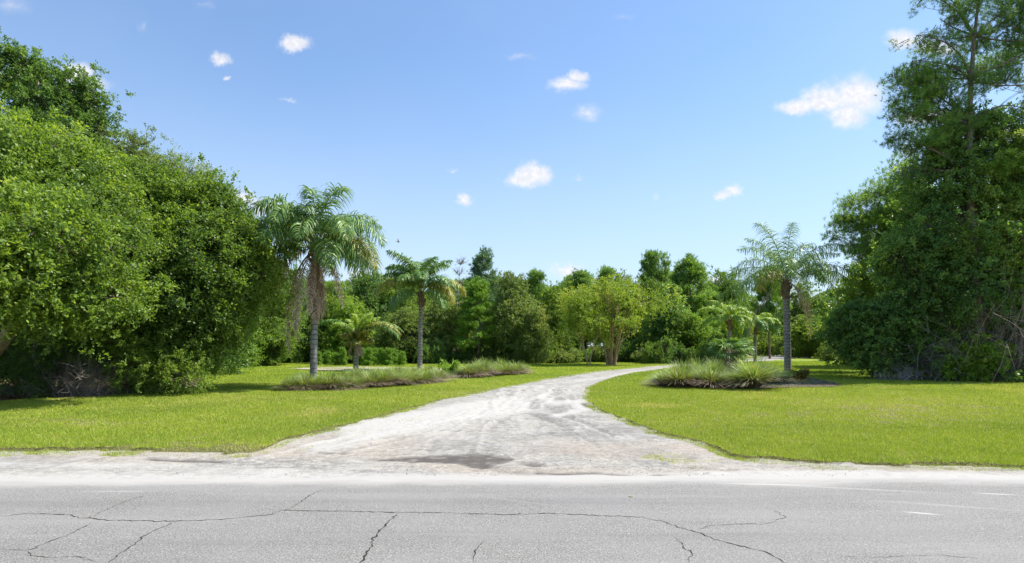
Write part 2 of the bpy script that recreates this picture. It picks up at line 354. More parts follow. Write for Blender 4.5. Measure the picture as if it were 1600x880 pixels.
# road: wavy ragged northern edge
ex = np.linspace(-60, 60, 900)
ey = 7.44 + .16*(vnoise2(ex, ex*0, .35, 5) - .5)*2 + .09*(vnoise2(ex, ex*0, 2.5, 9) - .5)*2 - .012*ex*(ex > 0)*.4
V = np.concatenate([np.stack([ex, np.full(900, -3.0), np.full(900, .0)], 1), np.stack([ex, ey, np.full(900, .0)], 1),
                    np.stack([ex, ey + .02, np.full(900, -.05)], 1)])
i = np.arange(899)
Fc = np.concatenate([np.stack([i, i+1, i+901, i+900], 1), np.stack([i+900, i+901, i+1801, i+1800], 1)])
road = ob('road', mesh_np('road', V, Fc, M['asphalt']), kind='structure')

CR = [([(0,808),(40,803),(110,805),(125,810),(145,810),(160,812),(230,814),(275,815),(340,812),(380,808),(420,805),(445,798),(470,798),(540,799),(622,801),(700,802),(790,804),(860,802),(940,806),(1000,808),(1040,815),(1060,823),(1090,832),(1110,841),(1160,853),(1200,863),(1232,882)], 1.0),
 ([(445,798),(462,790),(475,782),(490,772),(505,765)], .8), ([(145,808),(165,798),(190,787),(212,779),(235,773)], .7),
 ([(150,815),(110,835),(70,850),(45,860),(0,859)], .8), ([(45,860),(50,870),(80,873),(120,871),(155,880)], .6),
 ([(275,815),(235,833),(210,850),(165,882)], 1.0), ([(622,802),(605,820),(590,835),(578,855),(562,882)], 1.3),
 ([(755,845),(745,862),(738,882)], .9), ([(1090,828),(1110,822),(1160,820),(1200,820),(1225,808),(1215,800),(1195,793)], .55),
 ([(1055,840),(1070,855),(1083,868),(1077,882)], .8), ([(-60,812),(0,808)], .9), ([(1300,870),(1380,872),(1460,868),(1540,874)], .35)]
for pts, wd in CR:
    w = np.array([GW(*p) for p in pts]); seg = np.linalg.norm(np.diff(w, axis=0), axis=1); s = np.concatenate([[0], np.cumsum(seg)])
    n = max(8, int(s[-1] / .035)); t = np.linspace(0, s[-1], n); c = np.stack([np.interp(t, s, w[:, 0]), np.interp(t, s, w[:, 1])], 1)
    c += rng.normal(0, .0085, c.shape) + .03*np.stack([vnoise2(t, t*0, 2.3, 31)-.5, vnoise2(t, t*0, 2.3, 77)-.5], 1)*2
    tg = unit(np.gradient(c, axis=0)); nr = np.stack([-tg[:, 1], tg[:, 0]], 1)
    hw = (.0022 + .0075*vnoise2(t, t*0, 3.1, 50)**1.6 + .009*rng.random(n)**2.2) * wd * .68 * np.where(vnoise2(t, t*0, 9, 64) < .36, .45, 1)
    hw *= np.clip(np.minimum(t, s[-1]-t) / .12, .15, 1)
    A = c + nr*hw[:, None]; B_ = c - nr*hw[:, None]
    V = np.concatenate([np.c_[A, np.full(n, .003)], np.c_[B_, np.full(n, .003)]]); i = np.arange(n-1)
    ob('crack', mesh_np('crack', V, np.stack([i, i+n, i+n+1, i+1], 1), M['crack']), road)

# outline of the driveway and its sandy mouth, in photo pixels, turned into ground points
LE = [(-900,706),(-400,710),(0,711),(120,712),(250,714),(340,716),(400,708),(440,697),(490,681),(560,664),(640,641),(700,625),(780,608),(860,593),(940,580.5),(1000,574.5),(1060,569.3),(1110,565.2),(1165,562)]
RE = [(2500,752),(1900,744),(1600,741),(1450,738),(1300,731),(1180,722),(1110,706),(1050,687),(985,663),(935,645),(912,630),(908,618),(915,606),(945,593),(985,583.5),(1040,576),(1100,571),(1165,565.5)]
LEw = [GW(*p) for p in LE]; REw = [GW(*p) for p in RE]
far_c = [(31.5, 71.0), (45, 92), (62, 117), (84, 142), (120, 170)]
fl = [(x-2.0, y+2.0) for x, y in far_c]; fr = [(x+1.6, y-2.4) for x, y in far_c]
DPOLY = [(-90, 7.2)] + [(-90, LEw[0][1])] + LEw + fl[1:] + fr[1:][::-1] + REw[::-1] + [(90, 7.2)]
DP = np.array(DPOLY)
def drive_mask(x, y, wob=True):
    if wob:
        k_ = np.clip(1.1 - (y-7)/14, .35, 1); x = x + (vnoise2(x, y, 1.3, 3) - .5) * .7*k_; y = y + ((vnoise2(x, y, 1.3, 8) - .5) * .6 + (vnoise2(x, y, 4.5, 18) - .5) * .25)*k_
    return in_poly(x, y, DP)
def segdist(px, py, pts):
    d = np.full(px.shape, 1e9)
    for (x0, y0), (x1, y1) in zip(pts[:-1], pts[1:]):
        vx, vy = x1-x0, y1-y0; t = np.clip(((px-x0)*vx+(py-y0)*vy)/(vx*vx+vy*vy+1e-9), 0, 1)
        d = np.minimum(d, np.hypot(px-x0-t*vx, (py-y0-t*vy)))
    return d
def pdist(px, py, pts):   # distance in photo pixels, y stretched so it reads as ground distance
    return segdist(px, py*3.0, [(a, c*3.0) for a, c in pts])
vparts = []; fparts = []; at = {k: [] for k in ('sand', 'damp_shade', 'tan', 'grit')}; off = 0
for (x0, x1, y0, y1, st) in ((-14, 14, 7.05, 22, .07), (-40, -14, 7.05, 10, .25), (14, 40, 7.05, 10, .25), (-1, 22, 22, 60, .22), (10, 130, 60, 180, .8)):
    xs = np.arange(x0, x1 + st*.5, st); ys = np.arange(y0, y1 + st*.5, st)
    V, Fc = grid_sheet(xs, ys, 0.0); X, Y = V[:, 0], V[:, 1]; px, py = proj(X, Y)
    wx = px + 22*(vnoise2(X, Y, .7, 21)-.5); wy = py + 5*(vnoise2(X, Y, .9, 22)-.5)
    fb = vnoise2(X, Y, 2.2, 40); fine_ = vnoise2(X, Y, 9, 44)
    sand = np.zeros(len(X)); damp_shade = np.zeros(len(X)); tan = np.zeros(len(X)); grit = np.zeros(len(X)); z = np.zeros(len(X))
    def soft(d, w): return np.clip(1 - d/w, 0, 1)
    sand += soft(pdist(wx, wy, [(570,672),(660,655),(740,640),(790,633)]), 46) * 2.6
    sand += soft(pdist(wx, wy, [(500,700),(580,682),(640,668)]), 30) * .8
    sand += soft(pdist(wx, wy, [(850,620),(870,630),(905,628),(912,640),(870,650)]), 13) * 1.3
    sand += soft(pdist(wx, wy, [(860,600),(930,592),(1000,580)]), 9) * .7
    sand += np.clip((wy - 734)/9, 0, 1) * np.clip((757 - wy)/6, 0, 1) * .9
    sand += soft(pdist(wx, wy, [(1100,740),(1300,741),(1500,746),(1650,752)]), 22) * .9
    sand += soft(pdist(wx, wy, [(-100,722),(100,726),(300,730),(450,735)]), 26) * .55
    sand += np.clip((fb - .56)*4, 0, 1) * .5
    grit += soft(pdist(wx, wy, [(880,640),(930,668),(980,690),(1000,705)]), 75) * .6 + np.clip((vnoise2(X, Y, .8, 61)-.5)*4, 0, 1)*.45
    grit += soft(pdist(wx, wy, [(700,700),(800,690),(880,680)]), 60) * .4
    tan += np.clip((vnoise2(X, Y, .55, 70)-.45)*3, 0, 1) * np.clip((py-650)/40, 0, 1) * .9
    tan += soft(pdist(wx, wy, [(420,706),(560,712),(760,734),(1000,740),(1150,742)]), 40) * .6
    for q_ in range(8):
        jx = px + 26*(vnoise2(X, Y, 1.5, 300+q_)-.5)*.8 + 14*(fine_-.5); jy = py + 3.5*(vnoise2(X, Y, 2.5, 320+q_)-.5) + 2.5*(fine_-.5)
        damp_shade += in_poly(jx, jy, [(585,717.5),(640,713),(700,710),(740,707.5),(768,707),(774,712),(806,715),(800,720),(775,723),(752,731),(725,726),(700,721),(640,720.5)])/8
        damp_shade += in_poly(jx, jy, [(806,722.5),(826,720.5),(856,725),(846,728),(818,727)])/9
    damp_shade *= np.clip(.35 + 2.2*(fine_-.2)*np.clip(fb+.4, 0, 1.2), .38, 1)
    damp_shade += soft(pdist(px, py + 4*(fb-.5), [(560,718),(620,719),(700,722)]), 10)*.35
    damp_shade += soft(pdist(px, py+4*(fb-.5), [(840,737),(920,738),(985,742)]), 6)*1.2 + soft(pdist(px, py+4*(fb-.5), [(1020,741),(1062,745)]), 7)*1.2
    damp_shade += soft(pdist(px, py+4*(fb-.5), [(500,706),(540,707)]), 6)*.8 + soft(pdist(px, py+4*(fb-.5), [(235,716),(300,718),(345,718)]), 8)*1.3  # last stroke: shadow of the left lawn step, painted into this mask
    damp_shade += soft(pdist(px, py+3*(fb-.5), [(750,722),(790,735),(900,742)]), 16)*.45
    damp_shade += soft(pdist(px, py+3*(fb-.5), [(912,632),(925,636)]), 8)*1.2
    # wheel ruts and thrown-up ridges sweeping out of the throat to both sides of the road
    g = np.random.default_rng(11)
    for k in range(58):
        x_t = g.uniform(790, 905); side = g.random() < .62
        if side: xe = g.uniform(380, 820); pts = [(x_t, 603), (x_t-25-.10*(x_t-xe), 640), (.45*x_t+.55*xe, 675+g.uniform(-8, 8)), (xe, 712+g.uniform(-6, 16))]
        else: xe = g.uniform(900, 1180); pts = [(x_t, 603), (x_t+8, 645), (.55*x_t+.45*xe, 690+g.uniform(-8, 8)), (xe, 728+g.uniform(-8, 8))]
        a = int(g.integers(0, 3)); pts = pts[max(0, a-1):a+2+int(g.integers(0, 2))]
        if len(pts) < 2: continue
        d = pdist(wx + 16*(fb-.5), wy, pts); wdt = g.uniform(1.6, 5.0); s_ = soft(d, wdt)
        if g.random() < .55: sand += s_ * g.uniform(.2, .7); z += s_*.016
        else: grit += s_ * g.uniform(.2, .6); z -= s_*.012
    for x0_, x1_ in ((878, 893), (888, 905), (897, 912), (1060, 1092), (1078, 1105)):   # short crossing tyre prints
        yy = 700 if x0_ < 1000 else 712
        damp_shade += soft(np.abs(segdist(px, py*1.4, [(x0_, yy*1.4), ((x0_+x1_)/2+3, (yy+15)*1.4), (x1_, (yy+30)*1.4)])), 2.6)*.55 * (np.sin(py*2.4) > -.3)
    # grass creeping in at the ragged right lip
    z += (vnoise2(X, Y, .8, 90)-.5)*.05 + (vnoise2(X, Y, 4, 91)-.5)*.02 + sand.clip(0, 1)*.012 - damp_shade.clip(0, 1)*.025
    road_side = np.clip((Y - 7.2)/.5, 0, 1)
    V[:, 2] = -.012 + z*road_side - .015*(1-road_side)
    cen = V[Fc].mean(1); q_ = max(.5, st*1.3); keep = in_poly(cen[:, 0], cen[:, 1], DP) | in_poly(cen[:, 0]+q_, cen[:, 1], DP) | in_poly(cen[:, 0]-q_, cen[:, 1], DP) | in_poly(cen[:, 0], cen[:, 1]-q_, DP)
    Fc = Fc[keep]; used = np.zeros(len(V), bool); used[Fc.ravel()] = True; idx = np.cumsum(used) - 1
    vparts.append(V[used]); fparts.append(idx[Fc] + off); off += int(used.sum())
    for k_, a_ in (('sand', sand), ('damp_shade', damp_shade), ('tan', tan), ('grit', grit)): at[k_].append(np.clip(a_, 0, 1)[used])
ob('driveway', mesh_np('driveway', np.concatenate(vparts), np.concatenate(fparts), M['drive'],
   {k: ('POINT', np.concatenate(v)) for k, v in at.items()}, smooth=True), kind='structure')

# lawn sheet: everything between the driveway and the wood
LAWN = [(-70, 8.4)] + [GW(*p) for p in ((-350,650),(-60,633),(40,626),(150,622),(250,615),(305,607),(322,590),(318,575),(350,569.5),(450,567),(700,566),(930,565.5),(1080,563),(1180,556.5),(1260,550.5),(1300,549))] \
     + [(95, 165), (150, 165), (100, 90), GW(1345,562), GW(1400,577), GW(1440,588), GW(1520,594), GW(1640,598), GW(1900,610), (60, 8.0), (40, 7.6)]
LP_ = np.array(LAWN)
def edge_dip(x, y, w=.22):
    e = np.zeros(x.shape, bool)
    for dx, dy in ((w, 0), (-w, 0), (0, w), (0, -w), (0, -2*w)): e |= drive_mask(x+dx, y+dy)
    return e
def lawn_ok(x, y): return in_poly(x, y, LP_) & ~drive_mask(x, y)
vp = []; fp = []; off = 0
for (x0, x1, y0, y1, st) in ((-30, 30, 7.5, 28, .15), (-70, 70, 28, 60, .5), (-10, 160, 60, 170, 1.0), (-70, -30, 7.5, 28, .5), (30, 60, 7.5, 28, .5)):
    V, Fc = grid_sheet(np.arange(x0, x1+st*.5, st), np.arange(y0, y1+st*.5, st), 0.0)
    V[:, 2] = .032 + (vnoise2(V[:, 0], V[:, 1], .5, 99) - .5)*.05
    near_ = edge_dip(V[:, 0], V[:, 1], max(.22, st*1.2)); V[near_, 2] = -.045
    c = V[Fc].mean(1); keep = in_poly(c[:, 0], c[:, 1], LP_)
    Fc = Fc[keep]; used = np.zeros(len(V), bool); used[Fc.ravel()] = True; idx = np.cumsum(used) - 1
    vp.append(V[used]); fp.append(idx[Fc] + off); off += int(used.sum())
ob('lawn', mesh_np('lawn', np.concatenate(vp), np.concatenate(fp), M['lawn'], smooth=True), kind='structure')

def blades(n, ymin, ymax, xw=None):
    u = rng.random(n); y = ymin * (ymax/ymin) ** u          # log-uniform in distance
    x = (rng.random(n)*2 - 1) * y * .93
    return x, y
def grass_mesh(n, ymin, ymax, ok, hmul=1.0, zoff=.03):
    x, y = blades(n, ymin, ymax); k = ok(x, y); x, y = x[k], y[k]
    dens = vnoise2(x, y, .6, 120); d2 = vnoise2(x, y, 3.2, 130)
    # thin worn spots near the left mouth and on the far right knoll
    px, py = proj(x, y)
    worn = np.clip(1 - np.hypot((px-300)/190, (py-708)/16), 0, 1) + .75*np.clip(1 - np.hypot((px-110)/150, (py-665)/14), 0, 1) + .8*np.clip(1 - np.hypot((px-1390)/260, (py-645)/32), 0, 1) + 1.1*np.clip(1-np.abs(py-713)/16, 0, 1)*(px < 430) + .55*np.clip(1 - np.hypot((px-330)/150, (py-700)/22), 0, 1)
    k = rng.random(len(x)) < np.clip(1.05 - worn*1.1*(d2 > .42) - .5*(d2 > .64), .12, 1); x, y, dens, d2, worn = x[k], y[k], dens[k], d2[k], worn[k]
    n = len(x); a = rng.uniform(0, 6.283, n); lean = rng.uniform(.15, 1.15, n)
    L = rng.uniform(.024, .062, n) * np.clip(1 + (y-10)/55, 1, 1.6) * hmul * (.75 + .5*dens); Wd = .0062 * np.clip(y/9, 1, 5.5)*rng.uniform(.7, 1.3, n)
    dv = np.stack([np.cos(a)*np.sin(lean), np.sin(a)*np.sin(lean), np.cos(lean)], 1)
    a2 = a + rng.uniform(-1.2, 1.2, n) + 1.57; sd = np.stack([np.cos(a2), np.sin(a2), np.zeros(n)], 1)
    z0 = (vnoise2(x, y, .5, 99) - .5)*.05 + zoff
    z0 = np.where(edge_dip(x, y, .2), -.028, z0)
    B0 = np.stack([x, y, z0], 1)
    V = np.empty((n, 3, 3)); V[:, 0] = B0 - sd*Wd[:, None]*.5; V[:, 1] = B0 + sd*Wd[:, None]*.5; V[:, 2] = B0 + dv*L[:, None]
    r = -.03 + .30*vnoise2(x, y, .07, 141) + .34*vnoise2(x, y, .35, 140) + .46*rng.random(n) + .22*(d2 - .5) + .14*np.clip(worn, 0, 1); r = np.where(rng.random(n) < .05 + .30*np.clip((vnoise2(x, y, .45, 150)-.62)*5, 0, 1) + .10*np.clip(worn, 0, 1), .97, r)
    return V.reshape(-1, 3), np.arange(n*3).reshape(n, 3), np.clip(r, 0, 1)
V, Fc, r = grass_mesh(2100000, 7.7, 60, lawn_ok)
tag(ob('grass', mesh_np('grass', V, Fc, M['grass'], {'rnd': ('FACE', r)}), kind='stuff'), 'short mown yellow-green grass covering the lawns on both sides of the drive', 'grass')
# weeds creeping over the driveway lip
def creep(x, y):
    px, py = proj(x, y)
    m1 = (np.hypot((px-1020)/60, (py-708)/13) < 1) | (np.hypot((px-1120)/80, (py-722)/9) < 1) | (np.hypot((px-450)/60, (py-710)/6) < 1) | (np.hypot((px-560)/140, (py-672-(560-px)*.25)/9) < 1)
    return m1 & (vnoise2(x, y, 1.6, 200) > .54) & (rng.random(len(x)) < .6)
V, Fc, r = grass_mesh(500000, 7.8, 16, creep, .75, -.02)
tag(ob('weeds', mesh_np('weeds', V, Fc, M['grass'], {'rnd': ('FACE', np.clip(r+.2, 0, 1))}), kind='stuff'), 'sparse creeping weeds on the sandy lip of the driveway', 'weeds')

def gravel(n, seed):
    g = np.random.default_rng(seed); y = 7.5*(19/7.5)**g.random(n); x = (g.random(n)*2-1)*y*.62; k = in_poly(x, y, DP) & (vnoise2(x, y, 1.1, 410) > .40); x, y = x[k], y[k]; n = len(x)
    sz = .0025 + .010*g.random(n)**4; c = np.stack([x, y, np.full(n, .003) + sz*.2], 1); a = g.uniform(0, 6.28, n); V = np.empty((n, 5, 3)); q = g.uniform(.5, 1.1, (n, 4))
    for i in range(4): V[:, i] = c + np.stack([np.cos(a+i*1.57), np.sin(a+i*1.57), -.4*np.ones(n)], 1)*(sz*q[:, i])[:, None]
    V[:, 4] = c + np.stack([g.normal(0, .2, n)*sz, g.normal(0, .2, n)*sz, sz*g.uniform(.4, .9, n)], 1); b0 = np.arange(n)[:, None]*5
    F3 = np.concatenate([b0 + np.array([i, (i+1) % 4, 4]) for i in range(4)]); r = np.tile(g.random(n), 4)
    o = ob('gravel', mesh_np('gravel', V.reshape(-1, 3), F3, M['stone'], {'rnd': ('FACE', r)}), kind='stuff'); tag(o, 'loose grey and white stones scattered over the driveway mouth', 'gravel')
gravel(14000, 71)
# pale sand strip behind the left bed, and the mulch of the right bed
def poly_sheet(name, pts, z, m, kind='structure', n=10):
    pts = np.array([GW(*p) for p in pts]); out = []
    for i in range(len(pts)):
        a, c = pts[i], pts[(i+1) % len(pts)]
        for t in np.linspace(0, 1, n, endpoint=False): out.append(a*(1-t)+c*t + rng.normal(0, .10, 2))
    out = np.array(out); c = out.mean(0); V = np.concatenate([np.c_[out, np.full(len(out), z)], [[c[0], c[1], z]]]); k = np.arange(len(out))
    return ob(name, mesh_np(name, V, np.stack([k, (k+1) % len(out), np.full(len(out), len(out))], 1), m), kind=kind)
poly_sheet('sand_patch', [(452,577),(500,575),(570,574.2),(640,575.5),(720,577),(700,580.5),(640,581),(560,582),(500,580)], .068, M['sand'])
MUL = [(1032,602),(1045,594),(1120,585),(1215,584),(1262,592),(1318,603),(1300,606.5),(1180,610),(1070,607)]
poly_sheet('mulch_bed', MUL, .066, M['mulch'])
BEDL = [(452,608),(470,600),(560,590),(680,582),(790,579),(822,583),(800,585.5),(700,593.5),(600,602),(520,607.5)]
poly_sheet('bed_soil', BEDL, .066, M['mulch'])

# ------------------------------------------------------------------ plant geometry
def leaves(pos, d, nrm, L, Wd):
    """four-cornered pointed leaves"""
    s = unit(np.cross(d, nrm)); n2 = np.cross(s, d); n = len(pos)
    V = np.empty((n, 4, 3)); V[:, 0] = pos; mid = pos + d*(L*.45)[:, None] - n2*(Wd*.12)[:, None]
    V[:, 1] = mid + s*(Wd*.5)[:, None] ; V[:, 2] = pos + d*L[:, None] - n2*(L*.10)[:, None]; V[:, 3] = mid - s*(Wd*.5)[:, None]
    return V.reshape(-1, 3), np.arange(n*4).reshape(n, 4)
def blobs_clumps(blobs, n, g, seed, lump=.22, gap=-.35, freq=1.0, shell=.45):
    """clump centres and outward directions; blobs (cx,cy,cz,rx,ry,rz)"""
    B = np.array(blobs, float); ar = (B[:, 3]*B[:, 4]*B[:, 5])**(2/3); pr = ar/ar.sum()
    k = g.choice(len(B), size=int(n*1.8), p=pr); u = rdir(len(k), g)
    r = shell + (1-shell)*np.sqrt(g.random(len(k)))
    r = r * (1 + lump*snoise(u*2.2 + B[k, :3]*.37, 1.3, seed))
    p = B[k, :3] + u*r[:, None]*B[k, 3:]
    ok = snoise(p, freq, seed+5) > gap
    ok &= p[:, 2] > .15
    # drop points deep inside another blob
    for j in range(len(B)):
        q = (p - B[j, :3])/B[j, 3:]; ok &= ~((np.linalg.norm(q, axis=1) < shell*.9) & (k != j))
    p, u, k = p[ok][:n], u[ok][:n], k[ok][:n]
    return p, unit(u/B[k, 3:]*B[k, 3:].mean(1, keepdims=True)), k
def broad(blobs, nclump, seed, tw=5, lv=12, tl=.35, L=.08, Wd=.045, jit=.35, spr=.75, **kw):
    g = np.random.default_rng(seed); p, u, k = blobs_clumps(blobs, nclump, g, seed, **kw); n = len(p)
    cr = g.random(n)
    p = p + rdir(n, g)*(jit*g.random((n, 1))); om = g.random(n) < .14; p[om] += u[om]*g.uniform(.3, 1, (om.sum(), 1))*spr
    td = unit(u[:, None]*.7 + rdir(n*tw, g).reshape(n, tw, 3)*.75 + np.array([0, 0, .22]))
    ln = tl*g.uniform(.55, 1.25, (n, tw)); t = g.uniform(.1, 1, (n, tw, lv))
    sag = np.zeros((n, tw, lv, 3)); sag[..., 2] = -(t**2)*ln[..., None]*.25
    q = p[:, None, None] + td[:, :, None]*(ln[..., None]*t)[..., None] + sag + g.normal(0, tl*.07, (n, tw, lv, 3))
    d = unit(td[:, :, None]*.6 + rdir(n*tw*lv, g).reshape(n, tw, lv, 3)*.9)
    nr = unit(np.array([0, 0, .5]) + u[:, None, None]*.3 + rdir(n*tw*lv, g).reshape(n, tw, lv, 3)*.95)
    m_ = n*tw*lv; Ls = L*g.uniform(.5, 1.0, m_)*g.uniform(.7, 1.5, m_); Ws = Wd*g.uniform(.7, 1.25, m_)
    V, Fc = leaves(q.reshape(-1, 3), d.reshape(-1, 3), nr.reshape(-1, 3), Ls, Ws)
    low = .26*snoise(p, .6, seed+9)
    r = np.repeat(.05 + .42*cr + low, tw*lv) + .44*g.random(m_); r = np.where(g.random(m_) < .02, .98, r)
    return V, Fc, np.clip(r, 0, 1), p
def needle(blobs, nclump, seed, tuft=5, nd=22, tr=.25, L=.17, Wd=.010, **kw):
    g = np.random.default_rng(seed); p, u, k = blobs_clumps(blobs, nclump, g, seed, **kw); n = len(p); cr = g.random(n)
    c = p[:, None] + g.normal(0, tr, (n, tuft, 3))*np.array([1, 1, .6])
    ax = unit(u[:, None]*.6 + np.array([0, 0, .55]) + rdir(n*tuft, g).reshape(n, tuft, 3)*.5)
    d = unit(ax[:, :, None]*.55 + rdir(n*tuft*nd, g).reshape(n, tuft, nd, 3)*.85)
    st = c[:, :, None] - ax[:, :, None]*(g.uniform(0, .9, (n, tuft, nd, 1))*L)
    m_ = n*tuft*nd; d = d.reshape(-1, 3); st = st.reshape(-1, 3); sd = unit(np.cross(d, rdir(m_, g))); Ls = L*g.uniform(.6, 1.2, m_)
    V = np.empty((m_, 3, 3)); V[:, 0] = st - sd*Wd*.5; V[:, 1] = st + sd*Wd*.5; V[:, 2] = st + d*Ls[:, None]
    r = np.repeat(.15 + .40*cr + .2*snoise(p, .5, seed+9), tuft*nd) + .30*g.random(m_)
    return V.reshape(-1, 3), np.arange(m_*3).reshape(m_, 3), np.clip(r, 0, 1), p
def sticks(p0, p1, r0, r1, g, bend=.12, sides=3, segs=3):
    """batch of bent tapering twigs"""
    p0 = np.asarray(p0, float); p1 = np.asarray(p1, float); n = len(p0); ax = p1 - p0; ln = np.linalg.norm(ax, axis=1, keepdims=True)
    a = unit(np.cross(ax, rdir(n, g))); c = unit(np.cross(ax, a)); off = a*ln*bend*g.normal(0, 1, (n, 1))
    r0 = np.broadcast_to(r0, (n,)); r1 = np.broadcast_to(r1, (n,)); rings = []
    for s in range(segs + 1):
        t = s/segs; ctr = p0 + ax*t + off*math.sin(math.pi*t); rr = (r0*(1-t) + r1*t)[:, None]
        for k in range(sides):
            an = 2*math.pi*k/sides; rings.append(ctr + (a*math.cos(an) + c*math.sin(an))*rr)
    V = np.stack(rings, 1); per = sides*(segs+1); base = np.arange(n)[:, None]*per; f = []
    for s in range(segs):
        for k in range(sides):
            q = [s*sides+k, s*sides+(k+1) % sides, (s+1)*sides+(k+1) % sides, (s+1)*sides+k]; f.append(base + np.array(q))
    return V.reshape(-1, 3), np.concatenate(f)
def tube(pts, rad, sides=10):
    pts = np.array(pts, float); rad = np.array(rad, float); n = len(pts); tg = unit(np.gradient(pts, axis=0)); V = []
    up = np.array([1., 0, 0]) if abs(tg[0][0]) < .8 else np.array([0, 1., 0])
    for i in range(n):
        a = unit(np.cross(tg[i], up)); c = np.cross(tg[i], a); up = np.cross(a, tg[i]) if False else up
        for k in range(sides):
            an = 2*math.pi*k/sides; V.append(pts[i] + (a*math.cos(an)+c*math.sin(an))*rad[i])
    F4 = [[i*sides+k, i*sides+(k+1) % sides, (i+1)*sides+(k+1) % sides, (i+1)*sides+k] for i in range(n-1) for k in range(sides)]
    V.append(pts[-1] + tg[-1]*rad[-1]*.5); t3 = [[(n-1)*sides+k, (n-1)*sides+(k+1) % sides, n*sides] for k in range(sides)]
    return np.array(V), np.array(F4), np.array(t3)
class Acc:
    def __init__(s): s.V = []; s.q = []; s.t = []; s.n = 0
    def add(s, V, q=None, t=None):
        if q is not None and len(q): s.q.append(np.asarray(q) + s.n)
        if t is not None and len(t): s.t.append(np.asarray(t) + s.n)
        s.V.append(V); s.n += len(V)
    def mesh(s, name, m, smooth=True):
        fl = []
        if s.q: fl.append(np.concatenate(s.q))
        if s.t: fl.append(np.concatenate(s.t))
        return mesh_np(name, np.concatenate(s.V), fl, m, smooth=smooth)
def curve(a, c, n=7, bend=.15, g=rng, sag=0.0):
    a = np.array(a, float); c = np.array(c, float); ln = np.linalg.norm(c-a); o1 = g.normal(0, bend*ln*.5, 3); ts = np.linspace(0, 1, n)
    return np.array([a*(1-t)+c*t + o1*math.sin(math.pi*t) + np.array([0, 0, sag*ln*math.sin(math.pi*t)]) for t in ts])
def woody(base, blobs, clumps, g, r0=.22, fork=.3, lean=(0, 0), sub=14, sides=9, twig=.018, ntrunk=1, mode='oak'):
    """trunk, limbs into every blob, branches into the clumps; coordinates relative to the tree's base"""
    A = Acc(); B = np.array(blobs, float); top = B[:, 2].max(); cen = B[:, :3].mean(0)
    def jn(i0, i1, n): return g.integers(i0, i1, n)
    for tnk in range(ntrunk):
        hz_ = top*(fork + .1*tnk) if mode == 'oak' else top*.97
        tip = np.array([lean[0] + cen[0]*.35*(mode == 'oak'), lean[1] + cen[1]*.35*(mode == 'oak'), hz_])
        b0 = np.array([g.normal(0, .15*(ntrunk > 1)), g.normal(0, .15*(ntrunk > 1)), -.12])
        tr = curve(b0, tip, 10, .05, g); rr = r0*np.linspace(1, .55 if mode == 'oak' else .12, 10); rr[0] *= 1.35
        A.add(*tube(tr, rr, sides))
        for j in range(tnk, len(B), ntrunk):
            if mode == 'oak': st = tr[-1 - int(g.integers(0, 4))]
            else:
                zt = max(.6, B[j, 2] - .25*np.hypot(*(B[j, :2] - tip[:2]))); st = tr[int(np.clip(zt/hz_*9, 1, 9))]
            lr = r0*(.42 if mode == 'oak' else .22); lm = curve(st, B[j, :3], 7, .14, g, .05); A.add(*tube(lm, np.linspace(lr, lr*.3, 7), 6))
            d = np.linalg.norm((clumps - B[j, :3])/B[j, 3:], axis=1); near = np.where(d < 1.25)[0]
            if len(near):
                s_ = g.choice(near, size=min(sub, len(near)), replace=False)
                for q in s_:
                    br = curve(lm[int(g.integers(3, 7))], clumps[q], 5, .16, g); A.add(*tube(br, np.linspace(lr*.26, twig*.4, 5), 4))
                q = g.choice(near, size=min(sub*5, len(near)))
                c_ = B[j, :3] + (clumps[q]-B[j, :3])*g.uniform(.3, .6, (len(q), 1)); Vs, Fs = sticks(c_, clumps[q] + (clumps[q]-B[j, :3])*.10, twig, twig*.3, g); A.add(Vs, Fs)
    return A

def make_tree(name, label, cat, base, blobs, mode, leafm, barkm, nclump, seed, group=None, wood=None, **kw):
    """blobs in world space; the thing's Empty stands at base"""
    g = np.random.default_rng(seed); t = thing(name, label, cat, (base[0], base[1], 0), 0, group)
    B = np.array(blobs, float); B[:, 0] -= base[0]; B[:, 1] -= base[1]
    V, Fc, r, p = (broad if mode == 'broad' else needle)(B, nclump, seed, **kw)
    w = dict(r0=.2); w.update(wood or {}); A = woody(None, B, p, g, **w)
    ob('trunk', A.mesh('trunk', M[barkm]), t); ob('crown', mesh_np('crown', V, Fc, M[leafm], {'rnd': ('FACE', r)}), t)
    return t
def PB(lst, D, dep=1.0):      # blobs given by photo pixels at distance D (+offset); depth radius = dep * horizontal radius
    out = []
    for e in lst:
        x, y, rx, ry = e[:4]; dd = D + (e[4] if len(e) > 4 else 0); c = PW(x, y, dd)
        out.append((c[0], c[1], c[2], rx/F*dd, rx/F*dd*dep, ry/F*dd))
    return out

# ------------------------------------------------------------------ left woodland edge (near)
GL = 'trees and shrubs of the left wood edge'
make_tree('oak_tree', 'big broad oak at the left photo edge with a thick limb leaning out low', 'tree', ((-60-800)/F*18, 18),
  PB([(-20,265,110,80,1),(70,300,85,75),(-10,350,130,95),(90,380,110,85,-1),(-130,330,120,150,1),(10,440,120,60,-3),(120,455,90,50,-1.8),(-60,400,120,60,-4.2),(50,360,100,50,-3),(50,235,60,40,.5),(60,390,130,60,-.3),(-10,300,130,80),(145,365,45,55),(140,305,50,60,1.5),(185,395,60,75,1.5),(105,265,50,45,1)], 18, 1.0),
  'broad', 'oak', 'bark', 7400, 101, wood=dict(r0=.32, fork=.3, sub=16), tw=5, lv=10, tl=.44, lump=.15, jit=.55, L=.115, Wd=.07, freq=1.5, gap=-.5)
_big = [o for o in COL.objects if o.name == 'oak_tree'][0]; _A = Acc(); _x0 = _big.location.x
